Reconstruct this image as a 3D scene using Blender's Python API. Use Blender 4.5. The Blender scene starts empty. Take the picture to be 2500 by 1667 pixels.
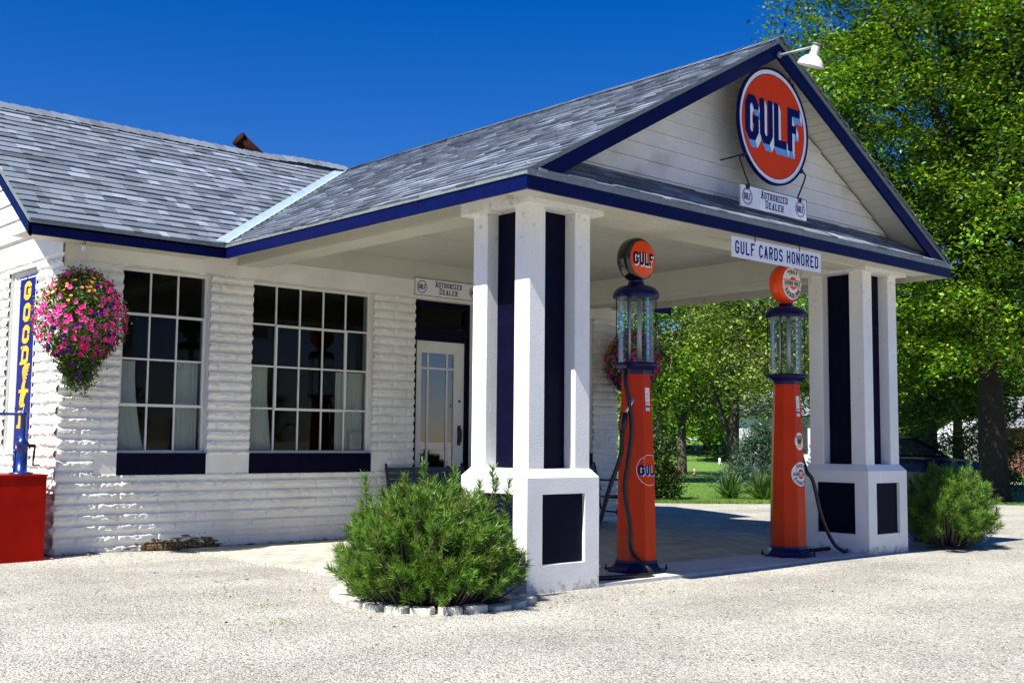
import bpy, math, random
import numpy as np
from mathutils import Vector, Matrix
rnd = random.Random(7)
# ------------------------------------------------------------------ camera, sky, sun, exposure
sc = bpy.context.scene
YAW, PITCH, ROLL, FPX = 0.837, 0.0875, 0.0094, 2764.0
cam_d = bpy.data.cameras.new('camera'); cam = bpy.data.objects.new('camera', cam_d)
sc.collection.objects.link(cam); sc.camera = cam
F_ = Vector((math.cos(YAW)*math.cos(PITCH), math.sin(YAW)*math.cos(PITCH), math.sin(PITCH)))
R_ = Vector((math.sin(YAW), -math.cos(YAW), 0)); U_ = R_.cross(F_)
R2 = R_*math.cos(ROLL)+U_*math.sin(ROLL); U2 = -R_*math.sin(ROLL)+U_*math.cos(ROLL)
CAM = Vector((-3.9606, -10.7326, 1.12))
m = Matrix((R2, U2, -F_)).transposed().to_4x4(); m.translation = CAM
cam.matrix_world = m
cam_d.sensor_width = 36; cam_d.lens = FPX/2500*36; cam_d.clip_start = .05; cam_d.clip_end = 2000
SUN = Vector((-1, -0.125, 1.3594)).normalized()          # towards the sun
world = bpy.data.worlds.new('World'); sc.world = world; world.use_nodes = True
nt = world.node_tree; nt.nodes.clear()
sky = nt.nodes.new('ShaderNodeTexSky'); sky.sky_type = 'NISHITA'; sky.sun_disc = False
sky.sun_elevation = math.asin(SUN.z); sky.sun_rotation = math.atan2(SUN.x, SUN.y)
sky.altitude = 100; sky.air_density = 1.15; sky.dust_density = 0.0; sky.ozone_density = 6.0
hs = nt.nodes.new('ShaderNodeHueSaturation'); hs.inputs['Saturation'].default_value = 1.4; hs.inputs['Hue'].default_value = .508
bg = nt.nodes.new('ShaderNodeBackground'); bg.inputs['Strength'].default_value = 0.046
wo = nt.nodes.new('ShaderNodeOutputWorld')
nt.links.new(sky.outputs[0], hs.inputs['Color']); ti = nt.nodes.new('ShaderNodeVectorMath'); ti.operation = 'MULTIPLY'; ti.inputs[1].default_value = (1.0, .95, 1.28)
nt.links.new(hs.outputs[0], ti.inputs[0]); nt.links.new(ti.outputs[0], bg.inputs[0]); nt.links.new(bg.outputs[0], wo.inputs[0])
sd = bpy.data.lights.new('sun', 'SUN'); so = bpy.data.objects.new('sun', sd); sc.collection.objects.link(so)
sd.energy = 5.0; sd.angle = math.radians(.5); sd.color = (1, .955, .89)
so.rotation_euler = (-SUN).to_track_quat('-Z', 'Y').to_euler(); so.location = (-20, -5, 30)
sc.view_settings.view_transform = 'Standard'; sc.view_settings.look = 'None'
sc.view_settings.exposure = 1.0; sc.view_settings.gamma = 1; sc.view_settings.use_curve_mapping = False
sc.render.engine = 'CYCLES'
sc.cycles.max_bounces = 8; sc.cycles.transparent_max_bounces = 16

# ------------------------------------------------------------------ helpers
COL = sc.collection
ORG = {}
def tag(o, label=None, cat=None, group=None, kind=None):
    if label: o['label'] = label
    if cat: o['category'] = cat
    if group: o['group'] = group
    if kind: o['kind'] = kind
    return o
def thing(name, label, cat, loc=(0, 0, 0), group=None):
    o = bpy.data.objects.new(name, None); COL.objects.link(o); o.location = loc
    o.empty_display_size = .1; ORG[o.name] = Vector(loc)
    return tag(o, label, cat, group)
class MB:
    def __init__(s): s.v = []; s.f = []; s.mi = []; s.col = []; s.c = None; s.m = 0; s.sm = []; s.s = False
    def face(s, pts):
        n = len(s.v); s.v.extend([tuple(p) for p in pts]); s.f.append(tuple(range(n, n+len(pts))))
        s.mi.append(s.m); s.col.append(s.c); s.sm.append(s.s)
    def idx(s, pts, faces, smooth=False):
        n = len(s.v); s.v.extend([tuple(p) for p in pts])
        for f in faces:
            s.f.append(tuple(n+i for i in f)); s.mi.append(s.m); s.col.append(s.c); s.sm.append(smooth)
    def box(s, x0, x1, y0, y1, z0, z1):
        s.hexa([(x0,y0,z0),(x1,y0,z0),(x1,y1,z0),(x0,y1,z0),(x0,y0,z1),(x1,y0,z1),(x1,y1,z1),(x0,y1,z1)])
    def hexa(s, p):
        s.idx(p, [(0,3,2,1),(4,5,6,7),(0,1,5,4),(1,2,6,5),(2,3,7,6),(3,0,4,7)])
    def bevbox(s, x0, x1, y0, y1, z0, z1, b):
        s.prism([(x0+b,y0),(x1-b,y0),(x1,y0+b),(x1,y1-b),(x1-b,y1),(x0+b,y1),(x0,y1-b),(x0,y0+b)], z0, z1)
    def prism(s, poly, z0, z1):
        n = len(poly)
        s.idx([(x,y,z0) for x,y in poly]+[(x,y,z1) for x,y in poly],
              [tuple(range(n-1,-1,-1)), tuple(range(n,2*n))]+[(i,(i+1)%n,n+(i+1)%n,n+i) for i in range(n)])
    def extr(s, poly, d):
        n = len(poly); d = Vector(d); P = [Vector(p) for p in poly]
        s.idx(P+[p+d for p in P], [tuple(range(n-1,-1,-1)), tuple(range(n,2*n))]+[(i,(i+1)%n,n+(i+1)%n,n+i) for i in range(n)])
    def lathe(s, prof, c=(0,0,0), n=24, axis=None, smooth=True, rot=0):
        c = Vector(c)
        if axis is None: ax, e1, e2 = Vector((0,0,1)), Vector((1,0,0)), Vector((0,1,0))
        else:
            ax = Vector(axis).normalized(); e1 = ax.cross(Vector((0,0,1)))
            if e1.length < .01: e1 = Vector((1,0,0))
            e1.normalize(); e2 = ax.cross(e1)
        V = []
        for r, h in prof:
            for k in range(n):
                a = 2*math.pi*(k+rot)/n
                V.append(c+ax*h+(e1*math.cos(a)+e2*math.sin(a))*r)
        Fs = [(i*n+k, i*n+(k+1)%n, (i+1)*n+(k+1)%n, (i+1)*n+k) for i in range(len(prof)-1) for k in range(n)]
        s.idx(V, Fs, smooth)
        if prof[0][0] > 1e-4: s.idx(V[:n], [tuple(range(n-1,-1,-1))])
        if prof[-1][0] > 1e-4: s.idx(V[-n:], [tuple(range(n))])
    def tube(s, pts, r, n=8, smooth=True):
        P = [Vector(p) for p in pts]; N = len(P)
        rr = r if isinstance(r, (list, tuple)) else [r]*N
        T = [(P[min(i+1,N-1)]-P[max(i-1,0)]).normalized() for i in range(N)]
        e = T[0].cross(Vector((0,0,1)))
        if e.length < .1: e = T[0].cross(Vector((1,0,0)))
        e.normalize(); V = []
        for i in range(N):
            e = (e-T[i]*e.dot(T[i])).normalized(); g = T[i].cross(e)
            for k in range(n):
                a = 2*math.pi*k/n; V.append(P[i]+(e*math.cos(a)+g*math.sin(a))*rr[i])
        Fs = [(i*n+k, i*n+(k+1)%n, (i+1)*n+(k+1)%n, (i+1)*n+k) for i in range(N-1) for k in range(n)]
        Fs += [tuple(range(n-1,-1,-1)), tuple(range((N-1)*n, N*n))]
        s.idx(V, Fs, smooth)
def cat(pts, k=6):
    P = [Vector(p) for p in pts]; P = [P[0]*2-P[1]]+P+[P[-1]*2-P[-2]]; out = []
    for i in range(1, len(P)-2):
        for j in range(k):
            t = j/k; a,b,c,d = P[i-1:i+3]
            out.append(.5*((2*b)+(c-a)*t+(2*a-5*b+4*c-d)*t*t+(3*b-a-3*c+d)*t**3))
    out.append(P[-2]); return out
def root_org(par): return ORG.get(par.name, Vector((0,0,0))) if par else Vector((0,0,0))
def obj(name, mb, mats, par=None, loc=None):
    """link a mesh builder as ONE mesh object; vertices are given in world space"""
    if not isinstance(mats, (list, tuple)): mats = [mats]
    org = root_org(par) if par else Vector(loc or (0,0,0))
    me = bpy.data.meshes.new(name); V = np.array(mb.v, dtype=np.float64)-np.array(org)
    me.from_pydata(V.tolist(), [], mb.f)
    for mt in mats: me.materials.append(mt)
    me.polygons.foreach_set('material_index', mb.mi)
    me.polygons.foreach_set('use_smooth', mb.sm)
    if any(c is not None for c in mb.col):
        ca = me.color_attributes.new('Col', 'FLOAT_COLOR', 'CORNER'); arr = []
        for f, c in zip(mb.f, mb.col):
            c = c or (1,1,1); arr.extend([c[0],c[1],c[2],1.0]*len(f))
        ca.data.foreach_set('color', arr)
    me.update(); o = bpy.data.objects.new(name, me); COL.objects.link(o)
    if par: o.parent = par; ORG[o.name] = org
    else: o.location = org; ORG[o.name] = org
    return o
def npobj(name, V, Fq, mats, par=None, cols=None, smooth=False, loc=None, k=4):
    """fast numpy mesh of k-gons; cols per face (n,3)"""
    if not isinstance(mats, (list, tuple)): mats = [mats]
    org = root_org(par) if par else Vector(loc or (0,0,0))
    V = np.asarray(V, dtype=np.float32)-np.array(org, dtype=np.float32); Fq = np.asarray(Fq, dtype=np.int32)
    me = bpy.data.meshes.new(name); me.vertices.add(len(V)); me.vertices.foreach_set('co', V.ravel())
    me.loops.add(Fq.size); me.loops.foreach_set('vertex_index', Fq.ravel())
    me.polygons.add(len(Fq)); me.polygons.foreach_set('loop_start', np.arange(0, Fq.size, k, dtype=np.int32))
    me.polygons.foreach_set('loop_total', np.full(len(Fq), k, dtype=np.int32))
    for mt in mats: me.materials.append(mt)
    me.update(calc_edges=True)
    me.polygons.foreach_set('use_smooth', np.full(len(Fq), smooth))
    if cols is not None:
        ca = me.color_attributes.new('Col', 'FLOAT_COLOR', 'CORNER')
        c4 = np.ones((len(Fq), k, 4), dtype=np.float32); c4[:, :, :3] = np.asarray(cols, dtype=np.float32)[:, None, :]
        ca.data.foreach_set('color', c4.ravel())
    me.validate(); o = bpy.data.objects.new(name, me); COL.objects.link(o)
    if par: o.parent = par
    else: o.location = org
    ORG[o.name] = org
    return o
def copy_tree(o, loc=None, par=None, label=None):
    c = o.copy(); COL.objects.link(c); c.parent = par
    if loc is not None: c.location = loc; 
    if label: c['label'] = label
    for ch in list(o.children): copy_tree(ch, par=c)
    return c

# ------------------------------------------------------------------ materials
def mat(name, col=(.8,.8,.8), rough=.5, metal=0, var=0, vscale=5, bump=0, bscale=60, bdist=.01, attr=False, spec=.5, coat=0, var2=None, bdetail=4):
    mt = bpy.data.materials.new(name); mt.use_nodes = True; n = mt.node_tree; N = n.nodes; L = n.links
    p = N['Principled BSDF']; p.inputs['Roughness'].default_value = rough; p.inputs['Metallic'].default_value = metal
    p.inputs['Base Color'].default_value = (*col, 1); p.inputs['Specular IOR Level'].default_value = spec
    if coat: p.inputs['Coat Weight'].default_value = coat; p.inputs['Coat Roughness'].default_value = .06
    geo = N.new('ShaderNodeNewGeometry'); src = None
    if attr:
        a = N.new('ShaderNodeAttribute'); a.attribute_name = 'Col'; src = a.outputs['Color']
    if var:
        t = N.new('ShaderNodeTexNoise'); t.inputs['Scale'].default_value = vscale; t.inputs['Detail'].default_value = 6
        t.inputs['Roughness'].default_value = .65
        L.new(geo.outputs['Position'], t.inputs['Vector'])
        r = N.new('ShaderNodeMapRange'); r.inputs[1].default_value = .3; r.inputs[2].default_value = .7
        r.inputs[3].default_value = 1-var; r.inputs[4].default_value = 1+var*.6
        L.new(t.outputs['Fac'], r.inputs[0])
        mx = N.new('ShaderNodeVectorMath'); mx.operation = 'SCALE'
        if src: L.new(src, mx.inputs[0])
        else: mx.inputs[0].default_value = col
        L.new(r.outputs[0], mx.inputs['Scale']); src = mx.outputs[0]
    if var2:
        c2, sc2, lo, hi = var2
        t = N.new('ShaderNodeTexNoise'); t.inputs['Scale'].default_value = sc2; t.inputs['Detail'].default_value = 5
        L.new(geo.outputs['Position'], t.inputs['Vector'])
        r = N.new('ShaderNodeMapRange'); r.inputs[1].default_value = lo; r.inputs[2].default_value = hi
        L.new(t.outputs['Fac'], r.inputs[0])
        mx = N.new('ShaderNodeMix'); mx.data_type = 'RGBA'
        L.new(r.outputs[0], mx.inputs[0])
        if src: L.new(src, mx.inputs[6])
        else: mx.inputs[6].default_value = (*col, 1)
        mx.inputs[7].default_value = (*c2, 1); src = mx.outputs[2]
    if src: L.new(src, p.inputs['Base Color'])
    if bump:
        t = N.new('ShaderNodeTexNoise'); t.inputs['Scale'].default_value = bscale; t.inputs['Detail'].default_value = bdetail
        L.new(geo.outputs['Position'], t.inputs['Vector'])
        b = N.new('ShaderNodeBump'); b.inputs['Strength'].default_value = bump; b.inputs['Distance'].default_value = bdist
        L.new(t.outputs['Fac'], b.inputs['Height']); L.new(b.outputs[0], p.inputs['Normal'])
    return mt
def glass(name, ior=1.5, tint=(.75,.8,.8), boost=0.0, rough=.0, gain=1.0):
    mt = bpy.data.materials.new(name); mt.use_nodes = True; n = mt.node_tree; N = n.nodes; L = n.links; N.clear()
    o = N.new('ShaderNodeOutputMaterial'); mx = N.new('ShaderNodeMixShader'); tr = N.new('ShaderNodeBsdfTransparent')
    gl = N.new('ShaderNodeBsdfGlossy'); gl.inputs['Roughness'].default_value = rough
    fr = N.new('ShaderNodeFresnel'); fr.inputs['IOR'].default_value = ior
    ad = N.new('ShaderNodeMath'); ad.operation = 'ADD'; ad.inputs[1].default_value = boost; ad.use_clamp = True
    tr.inputs[0].default_value = (*tint, 1)
    ml = N.new('ShaderNodeMath'); ml.operation = 'MULTIPLY'; ml.inputs[1].default_value = gain; L.new(fr.outputs[0], ml.inputs[0]); L.new(ml.outputs[0], ad.inputs[0]); L.new(ad.outputs[0], mx.inputs[0]); L.new(tr.outputs[0], mx.inputs[1]); L.new(gl.outputs[0], mx.inputs[2])
    L.new(mx.outputs[0], o.inputs[0]); return mt
def leafmat(name, trans=.27, rough=.5, spec=.3, gain=1.0):
    mt = bpy.data.materials.new(name); mt.use_nodes = True; n = mt.node_tree; N = n.nodes; L = n.links
    p = N['Principled BSDF']; p.inputs['Roughness'].default_value = rough; p.inputs['Specular IOR Level'].default_value = spec
    a = N.new('ShaderNodeAttribute'); a.attribute_name = 'Col'
    L.new(a.outputs['Color'], p.inputs['Base Color'])
    t = N.new('ShaderNodeBsdfTranslucent'); h = N.new('ShaderNodeMix'); h.data_type = 'RGBA'; h.blend_type = 'MULTIPLY'
    h.inputs[0].default_value = 1; L.new(a.outputs['Color'], h.inputs[6]); h.inputs[7].default_value = (1.5, 1.5, .5, 1)
    L.new(h.outputs[2], t.inputs[0])
    mx = N.new('ShaderNodeMixShader'); mx.inputs[0].default_value = trans
    o = [q for q in N if q.type == 'OUTPUT_MATERIAL'][0]
    L.new(p.outputs[0], mx.inputs[1]); L.new(t.outputs[0], mx.inputs[2]); L.new(mx.outputs[0], o.inputs[0])
    return mt
M = {}
M['stucco'] = mat('white_stucco_paint', (.80,.80,.77), .75, var=.07, vscale=3, bump=.55, bscale=95, bdist=.008, bdetail=6)
M['white'] = mat('white_paint', (.70,.70,.65), .6, var=.07, vscale=2.5, bump=.25, bscale=30, bdist=.003)
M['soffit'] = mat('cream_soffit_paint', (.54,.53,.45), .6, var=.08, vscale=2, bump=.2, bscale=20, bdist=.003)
M['siding'] = mat('white_siding_paint', (.74,.73,.68), .55, var=.10, vscale=4, bump=.2, bscale=40, bdist=.002, var2=((.42,.38,.32), 2.2, .56, .85))
M['navy'] = mat('navy_gloss_paint', (.0022,.0022,.016), .5, spec=.07, var=.3, vscale=9, bump=.15, bscale=30, bdist=.003)
M['fascia'] = mat('blue_fascia_paint', (.002,.005,.055), .4, spec=.10, var=.3, vscale=6, bump=.12, bscale=14, bdist=.004)
M['drip'] = mat('galvanised_drip_edge', (.22,.26,.25), .5, metal=.3, var=.25, vscale=20)
M['flash'] = mat('pale_valley_flashing', (.45,.58,.62), .4, metal=.35, var=.15, vscale=8)
M['concrete'] = mat('island_concrete', (.55,.54,.50), .85, var=.15, vscale=5, bump=.3, bscale=80, bdist=.004, var2=((.25,.23,.2), 7, .62, .75))
M['edge'] = mat('concrete_edging', (.50,.49,.42), .9, var=.2, vscale=18, bump=.5, bscale=90, bdist=.006)
M['red'] = mat('red_enamel', (.58,.034,.001), .25, var=.12, vscale=3, spec=.12, coat=.04, bump=.05, bscale=7, bdist=.01)
M['redbox'] = mat('red_oxide_paint', (.34,.006,.0015), .5, spec=.08, var=.22, vscale=6, bump=.15, bscale=35, bdist=.003)
M['blue'] = mat('blue_enamel', (.003,.006,.062), .25, var=.2, vscale=9, spec=.2, coat=.05)
M['blue2'] = mat('oil_pump_blue', (.004,.022,.15), .3, var=.25, vscale=12, coat=.1)
M['black'] = mat('black_rubber', (.008,.008,.010), .45, var=.2, vscale=10)
M['iron'] = mat('black_iron', (.02,.02,.02), .4, metal=.5, var=.3, vscale=15)
M['brass'] = mat('dull_brass', (.4,.32,.2), .35, metal=.9)
M['steel'] = mat('bright_steel', (.6,.6,.6), .25, metal=1)
M['enwhite'] = mat('white_enamel', (.78,.79,.80), .2, var=.06, vscale=8, var2=((.35,.2,.1), 25, .70, .74))
M['ennavy'] = mat('navy_enamel', (.004,.004,.07), .3, spec=.1)
M['enorange'] = mat('orange_enamel', (.66,.048,.002), .3, spec=.08, var=.06, vscale=5)
M['enlight'] = mat('light_blue_enamel', (.12,.36,.66), .25)
M['enblue'] = mat('royal_blue_enamel', (.005,.006,.15), .25, spec=.12, var=.4, vscale=6)
M['enyellow'] = mat('yellow_enamel', (.85,.50,.01), .3)
M['enred'] = mat('red_enamel_edge', (.5,.02,.01), .3)
M['globeblack'] = mat('globe_black', (.006,.008,.008), .12, coat=.5)
M['globeorange'] = mat('globe_orange', (.80,.06,.003), .22, spec=.3, coat=.15)
M['glass'] = glass('window_glass', 1.33, (.80,.83,.83), .0, gain=.55)
M['doorglass'] = glass('door_glass', 1.7, (.35,.4,.42), .16)
M['cyl'] = glass('cylinder_glass', 1.35, (.95,.98,.96), .0, gain=.6)
M['curtain'] = mat('grey_white_curtain', (.78,.79,.72), .9)
M['paper'] = mat('paper', (.75,.75,.7), .8)
M['ink'] = mat('ink', (.06,.06,.06), .8)
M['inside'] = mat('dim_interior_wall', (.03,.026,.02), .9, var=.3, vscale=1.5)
M['pipe'] = mat('grey_pipe', (.45,.46,.46), .4, metal=.2)
M['rust'] = mat('rusty_flue_metal', (.03,.008,.005), .8, spec=.1, var=.5, vscale=14, bump=.3)
M['lamp'] = mat('white_lamp_enamel', (.8,.8,.78), .2)
M['bench'] = mat('dark_bench_slats', (.05,.055,.06), .4, var=.3, vscale=8)
M['bark'] = mat('grey_brown_bark', (.10,.085,.065), .9, var=.45, vscale=7, bump=.8, bscale=18, bdist=.03)
M['darkbark'] = mat('dark_bark', (.02,.017,.014), .95, var=.4, vscale=7, bump=.8, bscale=14, bdist=.03)
M['leaf'] = leafmat('broad_leaf'); M['needle'] = leafmat('pine_needle', .18, .4, .4)
M['flower'] = leafmat('petal', .3, .5, .3)
M['shingle'] = mat('asphalt_shingle', attr=True, rough=.85, var=.38, vscale=160, bump=.5, bscale=260, bdist=.004, spec=.35)
M['attr'] = mat('plain_coloured', attr=True, rough=.6)
M['carpaint'] = mat('dark_blue_car_paint', (.002,.003,.022), .2, coat=.3)
M['carglass'] = mat('car_glass', (.02,.03,.03), .05, coat=1)
M['tyre'] = mat('tyre_rubber', (.02,.02,.02), .8)
M['brick'] = mat('brown_red_boards', (.22,.09,.05), .8, var=.3, vscale=5)
M['housewhite'] = mat('white_house_boards', (.78,.78,.8), .6)
M['shedwall'] = mat('speckled_shed_shingle', (.34,.35,.33), .9, var=.5, vscale=22)
M['greyroof'] = mat('grey_roofing', (.2,.21,.23), .9, var=.3, vscale=8)

def nodes_of(name):
    mt = bpy.data.materials.new(name); mt.use_nodes = True; n = mt.node_tree
    return mt, n, n.nodes, n.links, n.nodes['Principled BSDF']
def N_(N, t, **kw):
    x = N.new(t)
    for k, v in kw.items():
        if k.startswith('i'): x.inputs[int(k[1:])].default_value = v
        else: setattr(x, k, v)
    return x
# rock-faced wall paint with peeled, mossy patch near the ground
mt, n, N, L, p = nodes_of('painted_rock_block'); M['rock'] = mt
p.inputs['Roughness'].default_value = .6
geo = N.new('ShaderNodeNewGeometry'); sep = N.new('ShaderNodeSeparateXYZ'); L.new(geo.outputs['Position'], sep.inputs[0])
t1 = N_(N, 'ShaderNodeTexNoise'); t1.inputs['Scale'].default_value = 9; t1.inputs['Detail'].default_value = 7; t1.inputs['Roughness'].default_value = .62
vm = N.new('ShaderNodeVectorMath'); vm.operation = 'MULTIPLY'; vm.inputs[1].default_value = (1, 1, 2.6); L.new(geo.outputs['Position'], vm.inputs[0]); L.new(vm.outputs[0], t1.inputs['Vector'])
ax = N_(N, 'ShaderNodeMath', operation='SUBTRACT', i1=1.25); L.new(sep.outputs[0], ax.inputs[0])
ab = N_(N, 'ShaderNodeMath', operation='ABSOLUTE'); L.new(ax.outputs[0], ab.inputs[0])
w1 = N_(N, 'ShaderNodeMapRange', i1=.3, i2=.85, i3=1.0, i4=0.0); L.new(ab.outputs[0], w1.inputs[0])
zc = N_(N, 'ShaderNodeMath', operation='MULTIPLY_ADD', i1=-.13, i2=.17); L.new(ax.outputs[0], zc.inputs[0])   # patch climbs to the right? centre height
zz = N_(N, 'ShaderNodeMath', operation='SUBTRACT'); L.new(sep.outputs[2], zz.inputs[0]); zz.inputs[1].default_value = .055
za = N_(N, 'ShaderNodeMapRange', i1=.0, i2=.19, i3=1.0, i4=0.0); L.new(zz.outputs[0], za.inputs[0])
pm = N_(N, 'ShaderNodeMath', operation='MULTIPLY'); L.new(w1.outputs[0], pm.inputs[0]); L.new(za.outputs[0], pm.inputs[1])
pa = N_(N, 'ShaderNodeMath', operation='MULTIPLY_ADD', i1=.42); pa.inputs[1].default_value = .52; L.new(pm.outputs[0], pa.inputs[0]); L.new(t1.outputs['Fac'], pa.inputs[2])
pk = N_(N, 'ShaderNodeMapRange', i1=.865, i2=.88); L.new(pa.outputs[0], pk.inputs[0])
gr = N_(N, 'ShaderNodeMapRange', i1=.02, i2=.075, i3=.30, i4=0.0); L.new(sep.outputs[2], gr.inputs[0])
ga = N_(N, 'ShaderNodeMath', operation='ADD'); L.new(gr.outputs[0], ga.inputs[0]); L.new(t1.outputs['Fac'], ga.inputs[1])
gk = N_(N, 'ShaderNodeMapRange', i1=.74, i2=.84); L.new(ga.outputs[0], gk.inputs[0])
t2 = N_(N, 'ShaderNodeTexNoise'); t2.inputs['Scale'].default_value = 2.2; t2.inputs['Detail'].default_value = 8; L.new(geo.outputs['Position'], t2.inputs['Vector'])
r0 = N.new('ShaderNodeValToRGB'); r0.color_ramp.elements[0].position = .3; r0.color_ramp.elements[0].color = (.68,.665,.60,1)
r0.color_ramp.elements[1].position = .6; r0.color_ramp.elements[1].color = (.78,.775,.72,1); L.new(t2.outputs['Fac'], r0.inputs[0])
t3 = N_(N, 'ShaderNodeTexNoise'); t3.inputs['Scale'].default_value = 40; L.new(geo.outputs['Position'], t3.inputs['Vector'])
r1 = N.new('ShaderNodeValToRGB'); r1.color_ramp.elements[0].position = .42; r1.color_ramp.elements[0].color = (.05,.035,.012,1)
r1.color_ramp.elements[1].position = .6; r1.color_ramp.elements[1].color = (.30,.18,.06,1); L.new(t3.outputs['Fac'], r1.inputs[0])
mA = N_(N, 'ShaderNodeMix', data_type='RGBA'); L.new(gk.outputs[0], mA.inputs[0]); L.new(r0.outputs[0], mA.inputs[6]); mA.inputs[7].default_value = (.12,.11,.09,1)
mB = N_(N, 'ShaderNodeMix', data_type='RGBA'); L.new(pk.outputs[0], mB.inputs[0]); L.new(mA.outputs[2], mB.inputs[6]); L.new(r1.outputs[0], mB.inputs[7])
L.new(mB.outputs[2], p.inputs['Base Color'])
b = N.new('ShaderNodeBump'); b.inputs['Strength'].default_value = .35; b.inputs['Distance'].default_value = .006
t4 = N_(N, 'ShaderNodeTexNoise'); t4.inputs['Scale'].default_value = 90; t4.inputs['Detail'].default_value = 5; L.new(geo.outputs['Position'], t4.inputs['Vector'])
L.new(t4.outputs['Fac'], b.inputs['Height']); L.new(b.outputs[0], p.inputs['Normal'])
# splashed dirt at the foot of the painted pillars
mt = M['stucco']; N = mt.node_tree.nodes; L = mt.node_tree.links; p = N['Principled BSDF']; src = p.inputs['Base Color'].links[0].from_socket
geo = N.new('ShaderNodeNewGeometry'); sep = N.new('ShaderNodeSeparateXYZ'); L.new(geo.outputs['Position'], sep.inputs[0])
tq = N_(N, 'ShaderNodeTexNoise'); tq.inputs['Scale'].default_value = 16; tq.inputs['Detail'].default_value = 8; tq.inputs['Roughness'].default_value = .7; L.new(geo.outputs['Position'], tq.inputs['Vector'])
zr = N_(N, 'ShaderNodeMapRange', i1=.0, i2=.14, i3=.22, i4=0.0); L.new(sep.outputs[2], zr.inputs[0])
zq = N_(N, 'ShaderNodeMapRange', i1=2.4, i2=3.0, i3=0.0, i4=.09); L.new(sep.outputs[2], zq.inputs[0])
a1 = N_(N, 'ShaderNodeMath', operation='ADD'); L.new(zr.outputs[0], a1.inputs[0]); L.new(tq.outputs['Fac'], a1.inputs[1])
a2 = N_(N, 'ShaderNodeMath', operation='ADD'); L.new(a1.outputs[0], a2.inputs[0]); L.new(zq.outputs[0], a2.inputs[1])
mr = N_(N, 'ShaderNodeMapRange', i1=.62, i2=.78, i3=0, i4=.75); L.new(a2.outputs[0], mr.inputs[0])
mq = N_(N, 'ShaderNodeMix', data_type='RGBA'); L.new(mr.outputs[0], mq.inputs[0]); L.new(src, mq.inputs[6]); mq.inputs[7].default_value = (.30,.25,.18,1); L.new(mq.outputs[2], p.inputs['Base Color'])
# gravel
mt, n, N, L, p = nodes_of('crushed_limestone'); M['gravel'] = mt
p.inputs['Roughness'].default_value = .9
geo = N.new('ShaderNodeNewGeometry')
vo = N_(N, 'ShaderNodeTexVoronoi'); vo.inputs['Scale'].default_value = 85; L.new(geo.outputs['Position'], vo.inputs['Vector'])
vr = N.new('ShaderNodeValToRGB'); e = vr.color_ramp.elements; e[0].position = 0; e[0].color = (.32,.305,.26,1); e[1].position = 1; e[1].color = (.54,.525,.455,1)
e2 = e.new(.4); e2.color = (.44,.425,.365,1); e3 = e.new(.1); e3.color = (.17,.15,.12,1)
sp = N.new('ShaderNodeSeparateColor'); L.new(vo.outputs['Color'], sp.inputs[0]); L.new(sp.outputs[0], vr.inputs[0])
nn = N_(N, 'ShaderNodeTexNoise'); nn.inputs['Scale'].default_value = .8; nn.inputs['Detail'].default_value = 9; nn.inputs['Roughness'].default_value = .62; L.new(geo.outputs['Position'], nn.inputs['Vector'])
nr = N_(N, 'ShaderNodeMapRange', i1=.34, i2=.66, i3=.76, i4=1.10); L.new(nn.outputs['Fac'], nr.inputs[0])
sm = N.new('ShaderNodeVectorMath'); sm.operation = 'SCALE'; L.new(vr.outputs[0], sm.inputs[0]); L.new(nr.outputs[0], sm.inputs['Scale'])
tm = N.new('ShaderNodeVectorMath'); tm.operation = 'MULTIPLY'; tm.inputs[1].default_value = (.16, 1.25, 1); L.new(geo.outputs['Position'], tm.inputs[0])
tn = N_(N, 'ShaderNodeTexNoise'); tn.inputs['Scale'].default_value = 1.0; tn.inputs['Detail'].default_value = 3; L.new(tm.outputs[0], tn.inputs['Vector'])
tr_ = N_(N, 'ShaderNodeMapRange', i1=.38, i2=.62, i3=.88, i4=1.05); L.new(tn.outputs['Fac'], tr_.inputs[0])
s2 = N.new('ShaderNodeVectorMath'); s2.operation = 'SCALE'; L.new(sm.outputs[0], s2.inputs[0]); L.new(tr_.outputs[0], s2.inputs['Scale'])
L.new(s2.outputs[0], p.inputs['Base Color'])
n2 = N_(N, 'ShaderNodeTexNoise'); n2.inputs['Scale'].default_value = 26; n2.inputs['Detail'].default_value = 5; L.new(geo.outputs['Position'], n2.inputs['Vector'])
ad = N_(N, 'ShaderNodeMath', operation='MULTIPLY_ADD', i1=-1.2); L.new(vo.outputs['Distance'], ad.inputs[0]); L.new(n2.outputs['Fac'], ad.inputs[2])
b = N.new('ShaderNodeBump'); b.inputs['Strength'].default_value = .85; b.inputs['Distance'].default_value = .012
L.new(ad.outputs[0], b.inputs['Height']); L.new(b.outputs[0], p.inputs['Normal'])
# pavers
mt, n, N, L, p = nodes_of('sandy_pavers'); M['paver'] = mt
p.inputs['Roughness'].default_value = .9
geo = N.new('ShaderNodeNewGeometry')
br = N.new('ShaderNodeTexBrick'); br.inputs['Scale'].default_value = 1; br.inputs['Color1'].default_value = (.42,.40,.33,1); br.inputs['Color2'].default_value = (.50,.475,.39,1)
br.inputs['Mortar'].default_value = (.16,.15,.12,1); br.inputs['Mortar Size'].default_value = .006; br.inputs['Brick Width'].default_value = .22; br.inputs['Row Height'].default_value = .14
L.new(geo.outputs['Position'], br.inputs['Vector'])
nn = N_(N, 'ShaderNodeTexNoise'); nn.inputs['Scale'].default_value = 2.5; nn.inputs['Detail'].default_value = 7; L.new(geo.outputs['Position'], nn.inputs['Vector'])
nr = N_(N, 'ShaderNodeMapRange', i1=.3, i2=.7, i3=.8, i4=1.15); L.new(nn.outputs['Fac'], nr.inputs[0])
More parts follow.
